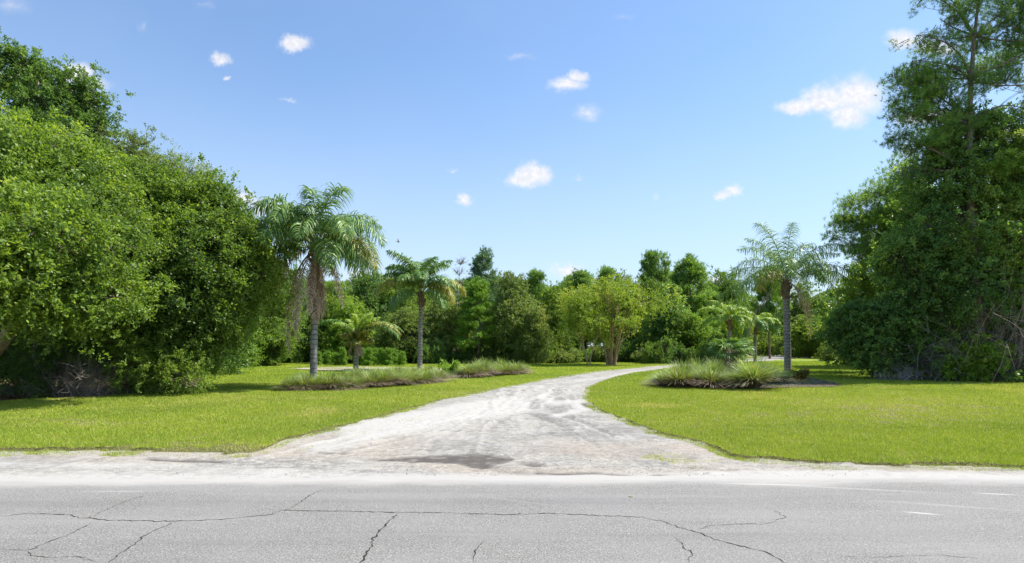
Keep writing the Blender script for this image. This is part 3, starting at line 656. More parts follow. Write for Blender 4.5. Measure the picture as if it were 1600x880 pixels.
_pp = [PW(-95,600,17.6), PW(-40,575,17.4), PW(-5,545,17.1), PW(14,520,16.9), PW(30,492,16.9), PW(60,440,17.2)]
_A.add(*tube([(p_[0]-_x0, p_[1]-_big.location.y, p_[2]) for p_ in _pp], [.26,.22,.19,.165,.13,.07], 12)); ob('limb', _A.mesh('limb', M['lightbark']), _big)
make_tree('oak_tree', 'dark tall oak whose ragged top stands highest above the left wood edge', 'tree', ((60-800)/F*25, 25),
  PB([(18,112,34,28),(60,128,40,34),(112,140,36,24),(140,160,24,30),(146,225,24,40),(95,205,70,60),(40,210,70,70),(130,280,45,50),(60,330,90,80),(20,95,22,16)], 25, 1.0),
  'broad', 'oakdark', 'bark', 2700, 102, wood=dict(r0=.26, fork=.55, sub=14), tw=5, lv=12, tl=.36, L=.10, Wd=.06, freq=1.8, gap=-.25, lump=.35)
make_tree('oak_tree', 'narrow brown-tinged oak whose small round top pokes out between two taller left oaks', 'tree', ((205-800)/F*24.5, 24.5),
  PB([(208,232,30,20),(222,250,24,16),(196,262,34,24),(215,300,50,45),(190,345,60,50)], 24.5, 1.0),
  'broad', 'olive', 'bark', 1000, 103, wood=dict(r0=.18, fork=.6, sub=20), tw=5, lv=12, tl=.32, L=.075, Wd=.042, freq=2, gap=-.3, lump=.35)
make_tree('oak_tree', 'wide dense oak with foliage hanging low toward the lawn, left of the tallest palm', 'tree', ((235-800)/F*23.5, 23.5),
  PB([(250,330,62,50),(285,300,34,28),(320,335,48,42),(368,378,42,42),(330,400,75,60,-1),(230,405,95,70,-1),(390,425,42,52),(300,465,90,55,-1),(180,470,80,60,-1),(385,362,20,14),(340,305,16,14),(368,338,16,12),(235,290,26,22),(408,400,18,24),(335,485,44,42,-1),(318,535,34,34,-1),(300,500,60,50,-1.5),(255,520,60,40,-1),(200,350,80,90,.5),(300,430,120,100,.8)], 22, .95),
  'broad', 'oak', 'bark', 5800, 104, wood=dict(r0=.28, fork=.35, sub=16), tw=5, lv=10, tl=.44, lump=.15, jit=.55, L=.115, Wd=.068, freq=1.5, gap=-.8)
make_tree('oak_tree', 'feathery small oak with thin upright twigs on the sloping outline left of the tallest palm', 'tree', ((262-800)/F*25, 25),
  PB([(258,262,16,16),(290,278,22,22),(322,292,20,16),(345,310,24,18),(300,320,50,36),(350,350,40,40)], 24, 1.0),
  'broad', 'olive', 'bark', 800, 105, wood=dict(r0=.15, fork=.6, sub=26), tw=4, lv=12, tl=.45, L=.075, Wd=.035, freq=2.2, gap=-.2, lump=.4)
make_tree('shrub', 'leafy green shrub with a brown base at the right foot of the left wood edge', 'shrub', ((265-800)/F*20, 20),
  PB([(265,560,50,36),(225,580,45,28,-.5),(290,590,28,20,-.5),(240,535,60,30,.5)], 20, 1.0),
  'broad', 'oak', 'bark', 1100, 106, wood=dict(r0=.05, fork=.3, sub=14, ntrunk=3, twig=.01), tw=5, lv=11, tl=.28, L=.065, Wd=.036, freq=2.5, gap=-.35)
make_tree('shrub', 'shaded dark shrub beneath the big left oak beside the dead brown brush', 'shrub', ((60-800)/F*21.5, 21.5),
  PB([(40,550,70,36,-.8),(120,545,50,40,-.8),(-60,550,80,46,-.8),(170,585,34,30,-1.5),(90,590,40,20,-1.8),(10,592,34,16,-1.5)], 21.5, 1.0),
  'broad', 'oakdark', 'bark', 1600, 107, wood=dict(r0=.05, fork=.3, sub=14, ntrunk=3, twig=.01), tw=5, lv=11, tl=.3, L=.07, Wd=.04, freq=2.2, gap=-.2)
def brush(name, label, cat, x, y, w, h, n, m, seed, r=.008, dep=.6, group=None):
    g = np.random.default_rng(seed); t = Acc(); k = max(6, n//9)
    b0 = np.stack([g.normal(0, w*.28, k), g.normal(0, w*.28*dep, k), np.full(k, -.03)], 1)
    d = unit(np.stack([g.normal(0, .6, k), g.normal(0, .5, k), g.uniform(.5, 1.2, k)], 1)); e = b0 + d*h*g.uniform(.6, 1.05, (k, 1)); e[:, 2] = np.abs(e[:, 2])
    t.add(*sticks(b0, e, r*1.3, r*.6, g, .1))
    i = g.integers(0, k, n); s = b0[i] + (e[i]-b0[i])*g.uniform(.2, 1, (n, 1)); d2 = unit(d[i]*.5 + rdir(n, g)); f = s + d2*h*g.uniform(.15, .5, (n, 1)); f[:, 2] = np.maximum(f[:, 2], .03)
    t.add(*sticks(s, f, r*.7, r*.3, g, .14, segs=2))
    o = ob(name, t.mesh(name, M[m]), None); o.location = (x, y, 0); tag(o, label, cat, group); return o
brush('dead_shrub', 'dead reddish-brown twiggy brush at the foot of the left wood edge', 'dead shrub', (130-800)/F*19, 19.2, 1.7, 1.5, 650, 'deadwood', 5)
brush('dead_shrub', 'pile of thin grey dead branches low under the big left oak', 'dead shrub', (40-800)/F*19.6, 19.8, 2.6, .8, 260, 'greywood', 6, .010)
# low limb seen at the left border belongs to the big oak: leaf litter below it
def scatter(name, label, cat, n, pts, L, m, seed, z=.02, kind='stuff'):
    g = np.random.default_rng(seed); w = np.array([GW(*p) for p in pts]); lo, hi = w.min(0), w.max(0); x = g.uniform(lo[0], hi[0], n); y = g.uniform(lo[1], hi[1], n)
    k = in_poly(x, y, w); x, y = x[k], y[k]; n = len(x); p = np.stack([x, y, z + g.uniform(0, .03, n)], 1)
    d = unit(np.stack([g.normal(size=n), g.normal(size=n), g.normal(0, .25, n)], 1)); nr = unit(np.stack([g.normal(0, .4, n), g.normal(0, .4, n), np.ones(n)], 1))
    V, Fc = leaves(p, d, nr, L*g.uniform(.5, 1.4, n), L*.5*g.uniform(.5, 1.2, n)); o = ob(name, mesh_np(name, V, Fc, M[m], {'rnd': ('FACE', g.random(n))}), kind=kind); return tag(o, label, cat)
scatter('leaf_litter', 'reddish-brown fallen leaves on the ground under the big left oak', 'leaf litter', 26000, [(-200,640),(-60,622),(40,626),(150,622),(160,606),(60,600),(-200,604)], .08, 'litter', 8, -.05)
scatter('mulch', 'purplish-brown bark mulch around the foot of the right palm', 'mulch', 16000, MUL, .055, 'mulchchip', 9, .07)

# ------------------------------------------------------------------ right woodland edge (near)
make_tree('pine_tree', 'very tall pine at the right edge reaching out of the top of the photo', 'tree', ((1538-800)/F*28, 28),
  PB([(1500,-60,50,34),(1560,-90,50,34),(1450,-10,26,22),(1500,15,34,24),(1432,55,24,24),(1475,60,38,24),(1425,95,26,15),(1470,108,44,18),(1400,125,24,15),(1440,150,40,16),(1395,170,18,18),(1430,182,36,14),(1480,170,40,22),(1555,50,32,24),(1592,20,26,26),(1600,95,34,22),(1570,130,30,22),(1405,215,20,11),(1440,225,40,16),(1495,215,42,24),(1600,170,30,26),(1408,262,15,24),(1445,275,30,24),(1520,-20,30,24,2),(1545,100,36,20,2),(1620,-40,40,30),(1650,60,40,30),(1470,30,34,22),(1530,60,30,20),(1575,10,34,24),(1600,60,34,20),(1460,135,34,18),(1515,130,34,22),(1480,200,44,20),(1440,120,30,16),(1620,130,30,24),(1520,240,30,24)], 28, 1.1),
  'needle', 'pine', 'pinebark', 2500, 201, wood=dict(r0=.24, mode='pine', sub=7), tuft=4, nd=24, tr=.20, L=.19, Wd=.013, freq=1.6, gap=-.15, lump=.3, shell=.2)
make_tree('pine_tree', 'leaning pine behind the right thicket with dark tufts jutting out toward the palm', 'tree', ((1405-800)/F*33, 33),
  PB([(1312,345,22,16),(1335,318,22,15),(1365,300,26,14),(1395,300,30,20),(1340,350,34,18),(1385,335,36,22),(1310,368,20,11),(1345,385,34,17),(1400,370,40,26),(1362,412,32,18),(1430,330,40,34),(1398,270,22,22)], 33, 1.1),
  'needle', 'pine', 'pinebark', 1300, 202, wood=dict(r0=.2, mode='pine', sub=8), tuft=4, nd=22, tr=.24, L=.2, Wd=.016, freq=1.5, gap=-.3, lump=.3, shell=.2)
make_tree('oak_tree', 'yellow-green oak showing between the right palm and the vine thicket', 'tree', ((1385-800)/F*36, 36),
  PB([(1370,425,36,34),(1345,455,30,26),(1400,400,40,34),(1380,470,50,36),(1325,480,24,20)], 36, 1.0),
  'broad', 'oak', 'bark', 900, 203, wood=dict(r0=.16, fork=.4, sub=12), tw=5, lv=11, tl=.4, L=.11, Wd=.07, freq=1.5, gap=-.2)
make_tree('vine_covered_tree', 'tree smothered in glossy dark green vines in the middle of the right thicket', 'tree', ((1500-800)/F*28.5, 28.5),
  PB([(1505,225,42,34),(1540,205,34,28),(1470,290,55,48),(1540,290,62,55),(1450,350,50,45),(1520,370,80,60),(1440,420,58,50),(1500,455,85,50),(1590,400,60,75),(1585,330,50,60),(1570,480,60,50),(1480,250,30,26),(1410,395,34,34),(1530,180,24,24),(1660,420,60,90)], 28.5, 1.0),
  'broad', 'vine', 'bark', 5200, 204, wood=dict(r0=.25, fork=.5, sub=14), tw=5, lv=10, tl=.4, L=.11, Wd=.085, freq=1.3, gap=-.35)
make_tree('oak_tree', 'sunlit yellow-green oak at the right border beside the vine covered tree', 'tree', ((1615-800)/F*27.6, 27.6),
  PB([(1590,255,36,40),(1570,230,26,26),(1620,220,30,40),(1630,300,50,60),(1585,330,34,44),(1560,285,24,26),(1660,230,50,60),(1600,395,30,30)], 27.6, .8),
  'broad', 'oak', 'bark', 1100, 205, wood=dict(r0=.2, fork=.5, sub=12), tw=5, lv=11, tl=.4, L=.10, Wd=.06, freq=1.6, gap=-.1, lump=.3)
make_tree('pine_tree', 'soft bright green young pine bough crown in front of the vines at the right border', 'tree', ((1590-800)/F*27, 27),
  PB([(1575,245,30,13),(1600,232,30,13),(1560,262,26,11),(1605,262,34,14),(1590,300,30,14),(1625,320,30,18)], 27, 1.0),
  'needle', 'pinebright', 'pinebark', 360, 206, wood=dict(r0=.11, mode='pine', sub=8), tuft=4, nd=30, tr=.17, L=.22, Wd=.012, freq=1.6, gap=-.5, lump=.3, shell=.2)
make_tree('shrub', 'big dark green domed shrub at the left foot of the right thicket', 'shrub', ((1375-800)/F*29, 29),
  PB([(1362,505,50,34),(1330,525,34,30,.5),(1405,500,42,36),(1380,545,50,30,-.5),(1430,535,40,40),(1345,492,26,20)], 29, 1.0),
  'broad', 'vine', 'bark', 2100, 207, wood=dict(r0=.08, fork=.35, sub=12, ntrunk=4, twig=.012), tw=5, lv=11, tl=.3, L=.10, Wd=.07, freq=1.6, gap=-.5)
make_tree('shrub', 'shaded viny shrub filling the right thicket between grey dead twigs', 'shrub', ((1560-800)/F*30, 30),
  PB([(1480,520,40,40,0),(1560,500,60,50,0),(1600,545,50,44,-1),(1460,560,40,26,-1),(1660,540,70,60),(1420,570,36,18,-1),(1520,540,40,30,-.5)], 30, 1.0),
  'broad', 'vine', 'bark', 1900, 208, wood=dict(r0=.07, fork=.35, sub=12, ntrunk=4, twig=.012), tw=5, lv=10, tl=.32, L=.09, Wd=.06, freq=1.8, gap=-.05)
make_tree('shrub', 'small bright green leafy shrub standing in front of the right thicket', 'shrub', ((1512-800)/F*27, 27),
  PB([(1510,565,28,18),(1535,555,22,15),(1490,578,20,12),(1540,580,24,11)], 27, 1.0),
  'broad', 'bright', 'bark', 430, 209, wood=dict(r0=.04, fork=.3, sub=12, ntrunk=3, twig=.01), tw=5, lv=11, tl=.26, L=.11, Wd=.07, freq=2, gap=-.5)
make_tree('shrub', 'low dark leafy undergrowth at the bottom right corner of the thicket', 'shrub', ((1590-800)/F*26.5, 26.5),
  PB([(1575,590,34,9),(1620,585,40,14),(1540,592,20,7),(1680,585,60,20)], 26.5, 1.0),
  'broad', 'vine', 'bark', 520, 210, wood=dict(r0=.03, fork=.3, sub=8, ntrunk=3, twig=.008), tw=5, lv=10, tl=.22, L=.09, Wd=.06, freq=2, gap=-.5)
for (px, D, w, h, n, m_, sd, lb) in ((1440, 28.3, 2.2, 2.6, 420, 'greywood', 21, 'tangle of grey dead twigs beside the dark domed shrub on the right'), (1570, 28.6, 2.6, 4.2, 620, 'deadwood', 22, 'tall tangle of pale brown dead vines under the vine covered tree'), (1490, 27.9, 2.2, 1.8, 330, 'greywood', 23, 'low grey dead brush behind the small bright green shrub'), (1560, 27.3, 1.6, 5.4, 520, 'deadwood', 25, 'tallest curtain of pale brown hanging dead vines on the right thicket'), (1470, 27.2, 2.2, 1.4, 260, 'greywood', 26, 'sprawling grey dead branches between the dark domed shrub and the bright shrub'), (1400, 27.3, 1.5, .8, 200, 'greywood', 24, 'small bluish-grey twig brush at the foot of the dark domed shrub')):
    brush('dead_shrub', lb, 'dead shrub', (px-800)/F*D, D, w, h, n, m_, sd, .011)

# ------------------------------------------------------------------ background kinds (each built once, copied below)
def proto(name, seed, kind):
    g = np.random.default_rng(seed)
    if kind in ('oak', 'bushy'):
        B = []; k = 13
        for i in range(k):
            z = g.uniform(1.3, 8.2) if kind == 'oak' else g.uniform(.9, 7.8); wr = 3.7*math.sin(math.pi*min(1, (z+2.2)/11.5))**.8
            a = g.uniform(0, 6.28); rr = wr*g.uniform(.25, .8); q = g.uniform(1.0, 1.9); B.append((rr*math.cos(a), rr*math.sin(a), z, q, q, q*g.uniform(.6, .85)))
        B += [(0, 0, 8.3, 1.5, 1.5, 1.2), (0, 0, 5, 2.6, 2.6, 2.4), (.8, -.5, 9.0, .8, .8, .7)]
        V, Fc, r, p = broad(B, 1800, seed, tw=4, lv=8, tl=.6, jit=.7, spr=1.1, L=.19, Wd=.12, freq=1.3, gap=-.35, lump=.35); w = dict(r0=.19, fork=.35, sub=5)
    elif kind == 'pine':
        B = []
        for i in range(34):
            z = 2.6 + 9.0*(i/33)**.85; a = i*2.4 + g.uniform(-.4, .4); wr = 2.9*(1 - (z-2.0)/11.5)**.75 + .25; q = g.uniform(.55, .9)*(.6+wr*.22)
            B.append((wr*math.cos(a)*.75, wr*math.sin(a)*.75, z, q*1.15, q*1.15, q*.55))
        B.append((0, 0, 11.8, .5, .5, .7))
        V, Fc, r, p = needle(B, 900, seed, tuft=4, nd=16, tr=.26, L=.34, Wd=.05, freq=1.2, gap=-.45, shell=.2); w = dict(r0=.16, mode='pine', sub=3)
    elif kind == 'bigpine':      # clumpy rounded top with bare trunk below
        B = []
        for i in range(60):
            z = 3.6 + 8.2*(i/59)**.8; a = i*2.4; wr = 2.7*math.sin(math.pi*(z-1.0)/12.2)**.8*g.uniform(.15, 1.05); q = g.uniform(.38, .85); B.append((wr*math.cos(a), wr*math.sin(a), z, q*1.2, q*1.2, q*.62))
        B.append((0, 0, 11.6, .6, .6, .45))
        V, Fc, r, p = needle(B, 900, seed, tuft=4, nd=16, tr=.26, L=.34, Wd=.05, freq=1.2, gap=-.45, shell=.2); w = dict(r0=.17, mode='pine', sub=3)
    elif kind == 'sapling':
        B = []
        for i in range(12):
            z = .25 + 1.6*i/11; a = i*2.4; wr = .42*(1 - z/2.3); B.append((wr*math.cos(a), wr*math.sin(a), z, .24, .24, .17))
        V, Fc, r, p = needle(B, 90, seed, tuft=4, nd=18, tr=.09, L=.26, Wd=.028, freq=2, gap=-1, shell=.1); w = dict(r0=.035, mode='pine', sub=2, twig=.006)
    elif kind == 'shrub':
        B = [(g.uniform(-1.5, 1.5), g.uniform(-1, 1), g.uniform(.5, 1.7), q, q, q*.75) for q in g.uniform(.6, 1.05, 8)]
        V, Fc, r, p = broad(B, 430, seed, tw=4, lv=8, tl=.36, L=.15, Wd=.095, freq=1.5, gap=-.4); w = dict(r0=.06, fork=.3, sub=5, ntrunk=3)
    A = woody(None, B, p, g, **w)
    return (A.mesh('trunk', M['pinebark' if 'pine' in kind or kind == 'sapling' else 'bark']), (V, Fc, r), max(b_[2]+b_[5] for b_ in B), max(math.hypot(b_[0], b_[1])+b_[3] for b_ in B))
PROTO = {}
for nm, sd, kd in (('oakA', 301, 'oak'), ('oakB', 302, 'oak'), ('oakC', 303, 'oak'), ('bushA', 304, 'bushy'), ('bushB', 305, 'bushy'), ('pineA', 306, 'pine'), ('pineB', 307, 'pine'), ('bigA', 308, 'bigpine'), ('bigB', 309, 'bigpine'), ('sap', 310, 'sapling'), ('shA', 311, 'shrub'), ('shB', 312, 'shrub')):
    PROTO[nm] = proto(nm, sd, kd)
_cm = {}; _first = {}
def where(px):
    L_ = [(372,'under the wide left oaks'),(440,'left of the tallest palm trunk'),(500,'right behind the tallest palm trunk'),(560,'left of the shortest palm'),(610,'right of the shortest palm'),(665,'behind the slim palm trunk'),(715,'right of the slim palm trunk'),(765,'below the bright layered pine'),(815,'below the wide olive oak'),(860,'ending the left lawn'),(915,'left of the two crape myrtles'),(975,'behind the crape myrtle stems'),(1030,'right of the large crape myrtle'),(1085,'behind the driveway bend'),(1160,'behind the fan palms')]
    for a_, t_ in L_:
        if px < a_: return t_
    return L_[-1][1]
CN = {'oakdark': 'dark green', 'vine': 'deep green', 'olive': 'olive green', 'oak': 'mid green'}
def bgtree(kind, leafm, px, D, top, wpx, label, group='trees of the wood behind the lawn', name=None, cat='tree', rz=None, base_z=-.05):
    tm, (V, Fc, r), h, rad = PROTO[kind]; key = (kind, leafm)
    hh = CH + (HOR - top + 5)/F*D; sz = hh/h*1.03; sx = (wpx/2/F*D)/rad; rz = rng.uniform(0, 6.28) if rz is None else rz; x = (px-800)/F*D
    if key not in _first:
        nmz = name or ('pine_tree' if 'pine' in leafm else 'oak_tree'); t = thing(nmz, label, cat, (x, D, base_z), rz, group); t.scale = (sx, sx, sz)
        ob('trunk', tm, t); ob('crown', mesh_np('crown', V, Fc, M[leafm], {'rnd': ('FACE', r)}), t); _first[key] = t; return t
    t = dup(_first[key], (x, D, base_z), rz, (sx, sx, sz), label, group); return t

BG = [
 # left block behind the palms
 ('bushA','bright',362,44,452,105,'bright green bushy tree at the back left corner of the lawn, beside the low-hanging oak'),
 ('oakA','oak',415,50,425,120,'broad green tree behind the lawn seen left of the tallest palm trunk'),
 ('oakB','oakdark',452,56,430,110,'dark oak directly behind the trunk of the tallest palm'),
 ('bushB','oak',425,47,505,80,'low rounded green tree at the wood edge left of the tallest palm trunk'),
 ('oakC','oak',520,58,452,110,'green oak behind the short yellowing palm'),
 ('oakA','oakdark',575,60,438,110,'dark oak between the short yellowing palm and the slim palm'),
 ('bushA','bright',548,53,478,90,'bright green bushy tree just behind the head of the short yellowing palm'),
 ('oakB','oak',622,62,440,100,'green oak left of the slim palm crown in the wood'),
 ('bushB','olive',628,54,490,90,'greyish olive tree close behind the left side of the slim palm trunk'),
 ('oakC','olive',690,56,462,105,'greyish olive oak behind the yellow hanging frond of the slim palm'),
 # centre
 ('pineB','pinedark',756,64,394,80,'dark pointed pine whose tip is the highest in the middle of the wood'),
 ('pineA','pinebright',744,54,440,88,'bright green layered young pine right of the slim palm'),
 ('oakA','olive',805,55,438,118,'wide olive green oak right of the bright layered pine'),
 ('bushA','olive',838,52,486,75,'low drooping olive tree at the right end of the left lawn'),
 ('bigA','pine',836,66,430,56,'pine with a small rounded top above the olive oak'),
 ('oakB','oak',868,66,455,74,'green oak between the olive oak and the crape myrtle'),
 ('bigB','pine',905,70,432,70,'rounded pine top just behind the left shoulder of the crape myrtle'),
 ('bigA','pine',950,72,425,62,'pine directly behind the top of the crape myrtle'),
 ('bigB','pine',1022,66,402,72,'tall pine with a tufted round top right of the crape myrtle'),
 ('pineA','pine',1078,64,406,110,'broad dark pine, the larger of the two pines right of the crape myrtle'),
 ('oakC','vine',1048,58,452,95,'deep green oak in front of the pines right of the crape myrtle'),
 ('oakA','oak',1010,62,448,80,'green oak filling the gap right behind the crape myrtle'),
 ('bushB','bright',1085,57,500,80,'leafy bright green tree low at the wood edge behind the driveway bend'),
 ('pineB','pine',1110,66,446,66,'small pine at the right end of the tall pines behind the driveway bend'),
 # right distance
 ('bigB','pine',1203,74,424,70,'slender pine with a bare dark trunk left of the right palm trunk'),
 ('oakB','oak',1165,84,468,90,'distant green tree behind the pale yellow-green palm'),
 ('oakC','olive',1245,92,452,90,'distant olive tree behind the right palm trunk'),
 ('oakA','oak',1290,88,462,100,'distant green tree between the right palm and the dark domed shrub'),
 ('oakB','olive',1330,74,455,90,'pale olive tree close left of the dark domed shrub'),
 ('oakC','oak',1265,78,500,90,'low grey-green tree at the far edge of the back lawn'),
 ('oakC','vine',1130,70,500,70,'dark low tree behind the fan palm'),
]
for e in BG:
    bgtree(*e)
# thicker wood behind
g = np.random.default_rng(77)
for i, px in enumerate(range(-340, 330, 46)):
    bgtree(['oakA', 'oakB', 'oakC'][i % 3], 'oakdark', px, 33 + g.uniform(0, 6), 330 + max(0, px)*.25 + g.uniform(-15, 15), 190, 'dark oak hidden deep behind the left wood edge', 'oaks deep behind the left wood edge')
KM = [('oakA', 'oak', 'green'), ('oakB', 'oakdark', 'dark green'), ('bigA', 'pine', None), ('oakC', 'olive', 'olive green'), ('pineA', 'pine', None), ('bushB', 'oak', 'rounded green'), ('bigB', 'pine', None), ('oakC', 'oak', 'mid green')]
for i, px in enumerate(range(350, 1135, 27)):
    k_, m_, c_ = KM[(i*5) % 8]; near_ = 'above the slim palm and the short palm' if px < 720 else ('behind the pointed dark pine and olive oaks' if px < 880 else 'behind the crape myrtle and the driveway bend')
    lb = ('%s oak deep in the wood ' % c_ if c_ else '%s pine deep in the wood ' % ('round topped' if k_[0] == 'b' else 'cone shaped')) + near_
    bgtree(k_, m_, px, 72 + g.uniform(-5, 9), (446 if px < 980 else 440) + g.uniform(-9, 14), 88 + g.uniform(-14, 18), lb, 'trees standing deep in the wood')
for i, px in enumerate(range(1120, 1420, 42)):
    bgtree(['oakC', 'oakB', 'oakA'][i % 3], 'oak', px, 120 + g.uniform(-8, 12), 488 + g.uniform(-10, 8), 80, 'hazy green oak in the farthest tree line beyond the back lawn', 'oaks of the farthest tree line')
for i, px in enumerate(range(1420, 2050, 90)):
    bgtree(['oakA', 'oakB', 'oakC'][i % 3], 'oakdark', px, 40 + g.uniform(-2, 4), 330 + g.uniform(-40, 30), 230, 'dark oak hidden deep behind the right thicket', 'oaks deep behind the right thicket')
# undergrowth
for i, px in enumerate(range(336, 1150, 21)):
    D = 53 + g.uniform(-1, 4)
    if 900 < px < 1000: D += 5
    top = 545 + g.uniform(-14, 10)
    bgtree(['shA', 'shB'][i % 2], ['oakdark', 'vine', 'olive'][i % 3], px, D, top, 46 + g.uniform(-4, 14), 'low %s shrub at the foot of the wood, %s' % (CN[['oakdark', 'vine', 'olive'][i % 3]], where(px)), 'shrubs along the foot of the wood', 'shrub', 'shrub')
for i, px in enumerate(range(1150, 1420, 22)):
    bgtree(['shA', 'shB'][i % 2], ['oak', 'olive'][i % 2], px, 100 + g.uniform(-3, 6), 532 + g.uniform(-8, 6), 40, 'small distant %s shrub beyond the back lawn, %s' % (CN[['oak', 'olive'][i % 2]], 'left of the right palm trunk' if px < 1215 else 'right of the right palm trunk' if px < 1300 else 'half hidden by the dark domed shrub'), 'shrubs beyond the back lawn', 'shrub', 'shrub')
for px, D, top, w, lb in ((1345, 48, 545, 60, 'low olive shrub on the lawn left of the dark domed shrub'), (1300, 62, 541, 40, 'small round shrub on the back lawn right of the right palm trunk')):
    bgtree('shA', 'olive', px, D, top, w, lb, None, 'shrub', 'shrub')
# bright saplings behind the left bed
for i, px in enumerate((497, 512, 524, 536, 566, 576, 587, 596, 606, 616, 628)):
    bgtree('sap', 'pinebright', px, 47.5 + g.uniform(-.8, 1.5), 546 + abs(i-6)*1.6 + g.uniform(-3, 4), 17 + g.uniform(-2, 4), 'bright green pine sapling behind the left grass bed, ' + ('leftmost of the row' if i == 0 else 'between tallest and shortest palm' if px < 555 else 'just right of the shortest palm' if px < 590 else 'last on the right' if px > 620 else 'left of the slim palm'), 'pine saplings behind the left bed', 'pine_sapling', 'sapling')
# bare dead tree
def bare_tree(x, y, h, w, label):
    g = np.random.default_rng(41); A = Acc(); tr = curve((0, 0, -.05), (.2, 0, h), 10, .03, g); A.add(*tube(tr, np.linspace(.13, .02, 10), 7)); k = 34
    i = g.integers(4, 10, k); s = tr[i]; a = g.uniform(0, 6.28, k); ln = w*g.uniform(.4, 1, k)*(1.15-i/11); e = s + np.stack([np.cos(a)*ln, np.sin(a)*ln, ln*g.uniform(.3, 1.1, k)], 1); A.add(*sticks(s, e, .035, .012, g, .1))
    j = g.integers(0, k, 260); s2 = s[j] + (e[j]-s[j])*g.uniform(.3, 1, (260, 1)); e2 = s2 + unit(rdir(260, g) + np.array([0, 0, .6]))*g.uniform(.25, .8, (260, 1)); A.add(*sticks(s2, e2, .016, .008, g, .1))
    o = ob('bare_tree', A.mesh('bare_tree', M['greywood'])); o.location = (x, y, 0); tag(o, label, 'dead tree')
bare_tree((716-800)/F*62, 62, 10.4, 1.9, 'leafless grey dead tree beside the highest pine tip in the middle of the wood')

# ------------------------------------------------------------------ crape myrtles
def myrtle(x, y, h, rad, nst, nclump, label, seed, r0=.085, zb=.42):
    g = np.random.default_rng(seed); t = thing('crape_myrtle', label, 'tree', (x, y, 0)); A = Acc(); B = []
    for i in range(15 if nst > 3 else 6):
        a = g.uniform(0, 6.28); z = h*g.uniform(zb+.06, .86); rr = rad*math.sin(math.pi*min(.95, (z/h-.15)/.95))**.7*g.uniform(.3, .82); q = rad*g.uniform(.24, .38); B.append((rr*math.cos(a), rr*math.sin(a), z, q, q, q*.72))
    B.append((0, 0, h*.80, rad*.5, rad*.5, h*.15)); B.append((0, 0, h*.6, rad*.6, rad*.6, h*.16))
    V, Fc, r, p = broad(B, nclump, seed, tw=4, lv=9, tl=.45, L=.12, Wd=.07, freq=1.6, gap=-.35, lump=.3)
    for i in range(nst):
        a = 6.28*i/nst + g.uniform(-.3, .3); b0 = np.array([math.cos(a)*.06*nst*.7, math.sin(a)*.05*nst*.7, -.05]); e = np.array([math.cos(a)*rad*.42, math.sin(a)*rad*.42, h*g.uniform(.5, .62)])
        ln = curve(b0, e, 9, .05, g, -.06*0); ln[:, :2] = b0[:2] + (e[:2]-b0[:2])*np.linspace(0, 1, 9)[:, None]**1.7 + g.normal(0, .02, (9, 2)); A.add(*tube(ln, r0*np.linspace(1.05, .4, 9), 7))
        for k in range(7):
            s = ln[int(g.integers(4, 9))]; tip = p[int(g.integers(0, len(p)))]; tip = s + (tip - s)*.8 if np.dot(tip[:2], e[:2]) > 0 else s + np.array([e[0]*.4, e[1]*.4, h*.25]); bb = curve(s, tip, 6, .1, g); A.add(*tube(bb, np.linspace(r0*.38, .008, 6), 4))
            s2 = bb[g.integers(1, 6, 9)]; e2 = s2 + unit(rdir(9, g)*.7 + np.array([0, 0, .8]) + e*.1)*g.uniform(.5, 1.3, (9, 1)); A.add(*sticks(s2, e2, .014, .006, g, .1))
    ob('trunk', A.mesh('trunk', M['myrtlebark']), t); ob('crown', mesh_np('crown', V, Fc, M['myrtle'], {'rnd': ('FACE', r)}), t)
myrtle((955-800)/F*49, 49, 7.9, 4.1, 9, 2100, 'large crape myrtle with many tan stems fanning out beside the driveway', 51)
myrtle((920-800)/F*46.5, 46.5, 5.9, 2.3, 2, 520, 'smaller thin crape myrtle just left of the large many-stemmed one', 52, .06, .30)

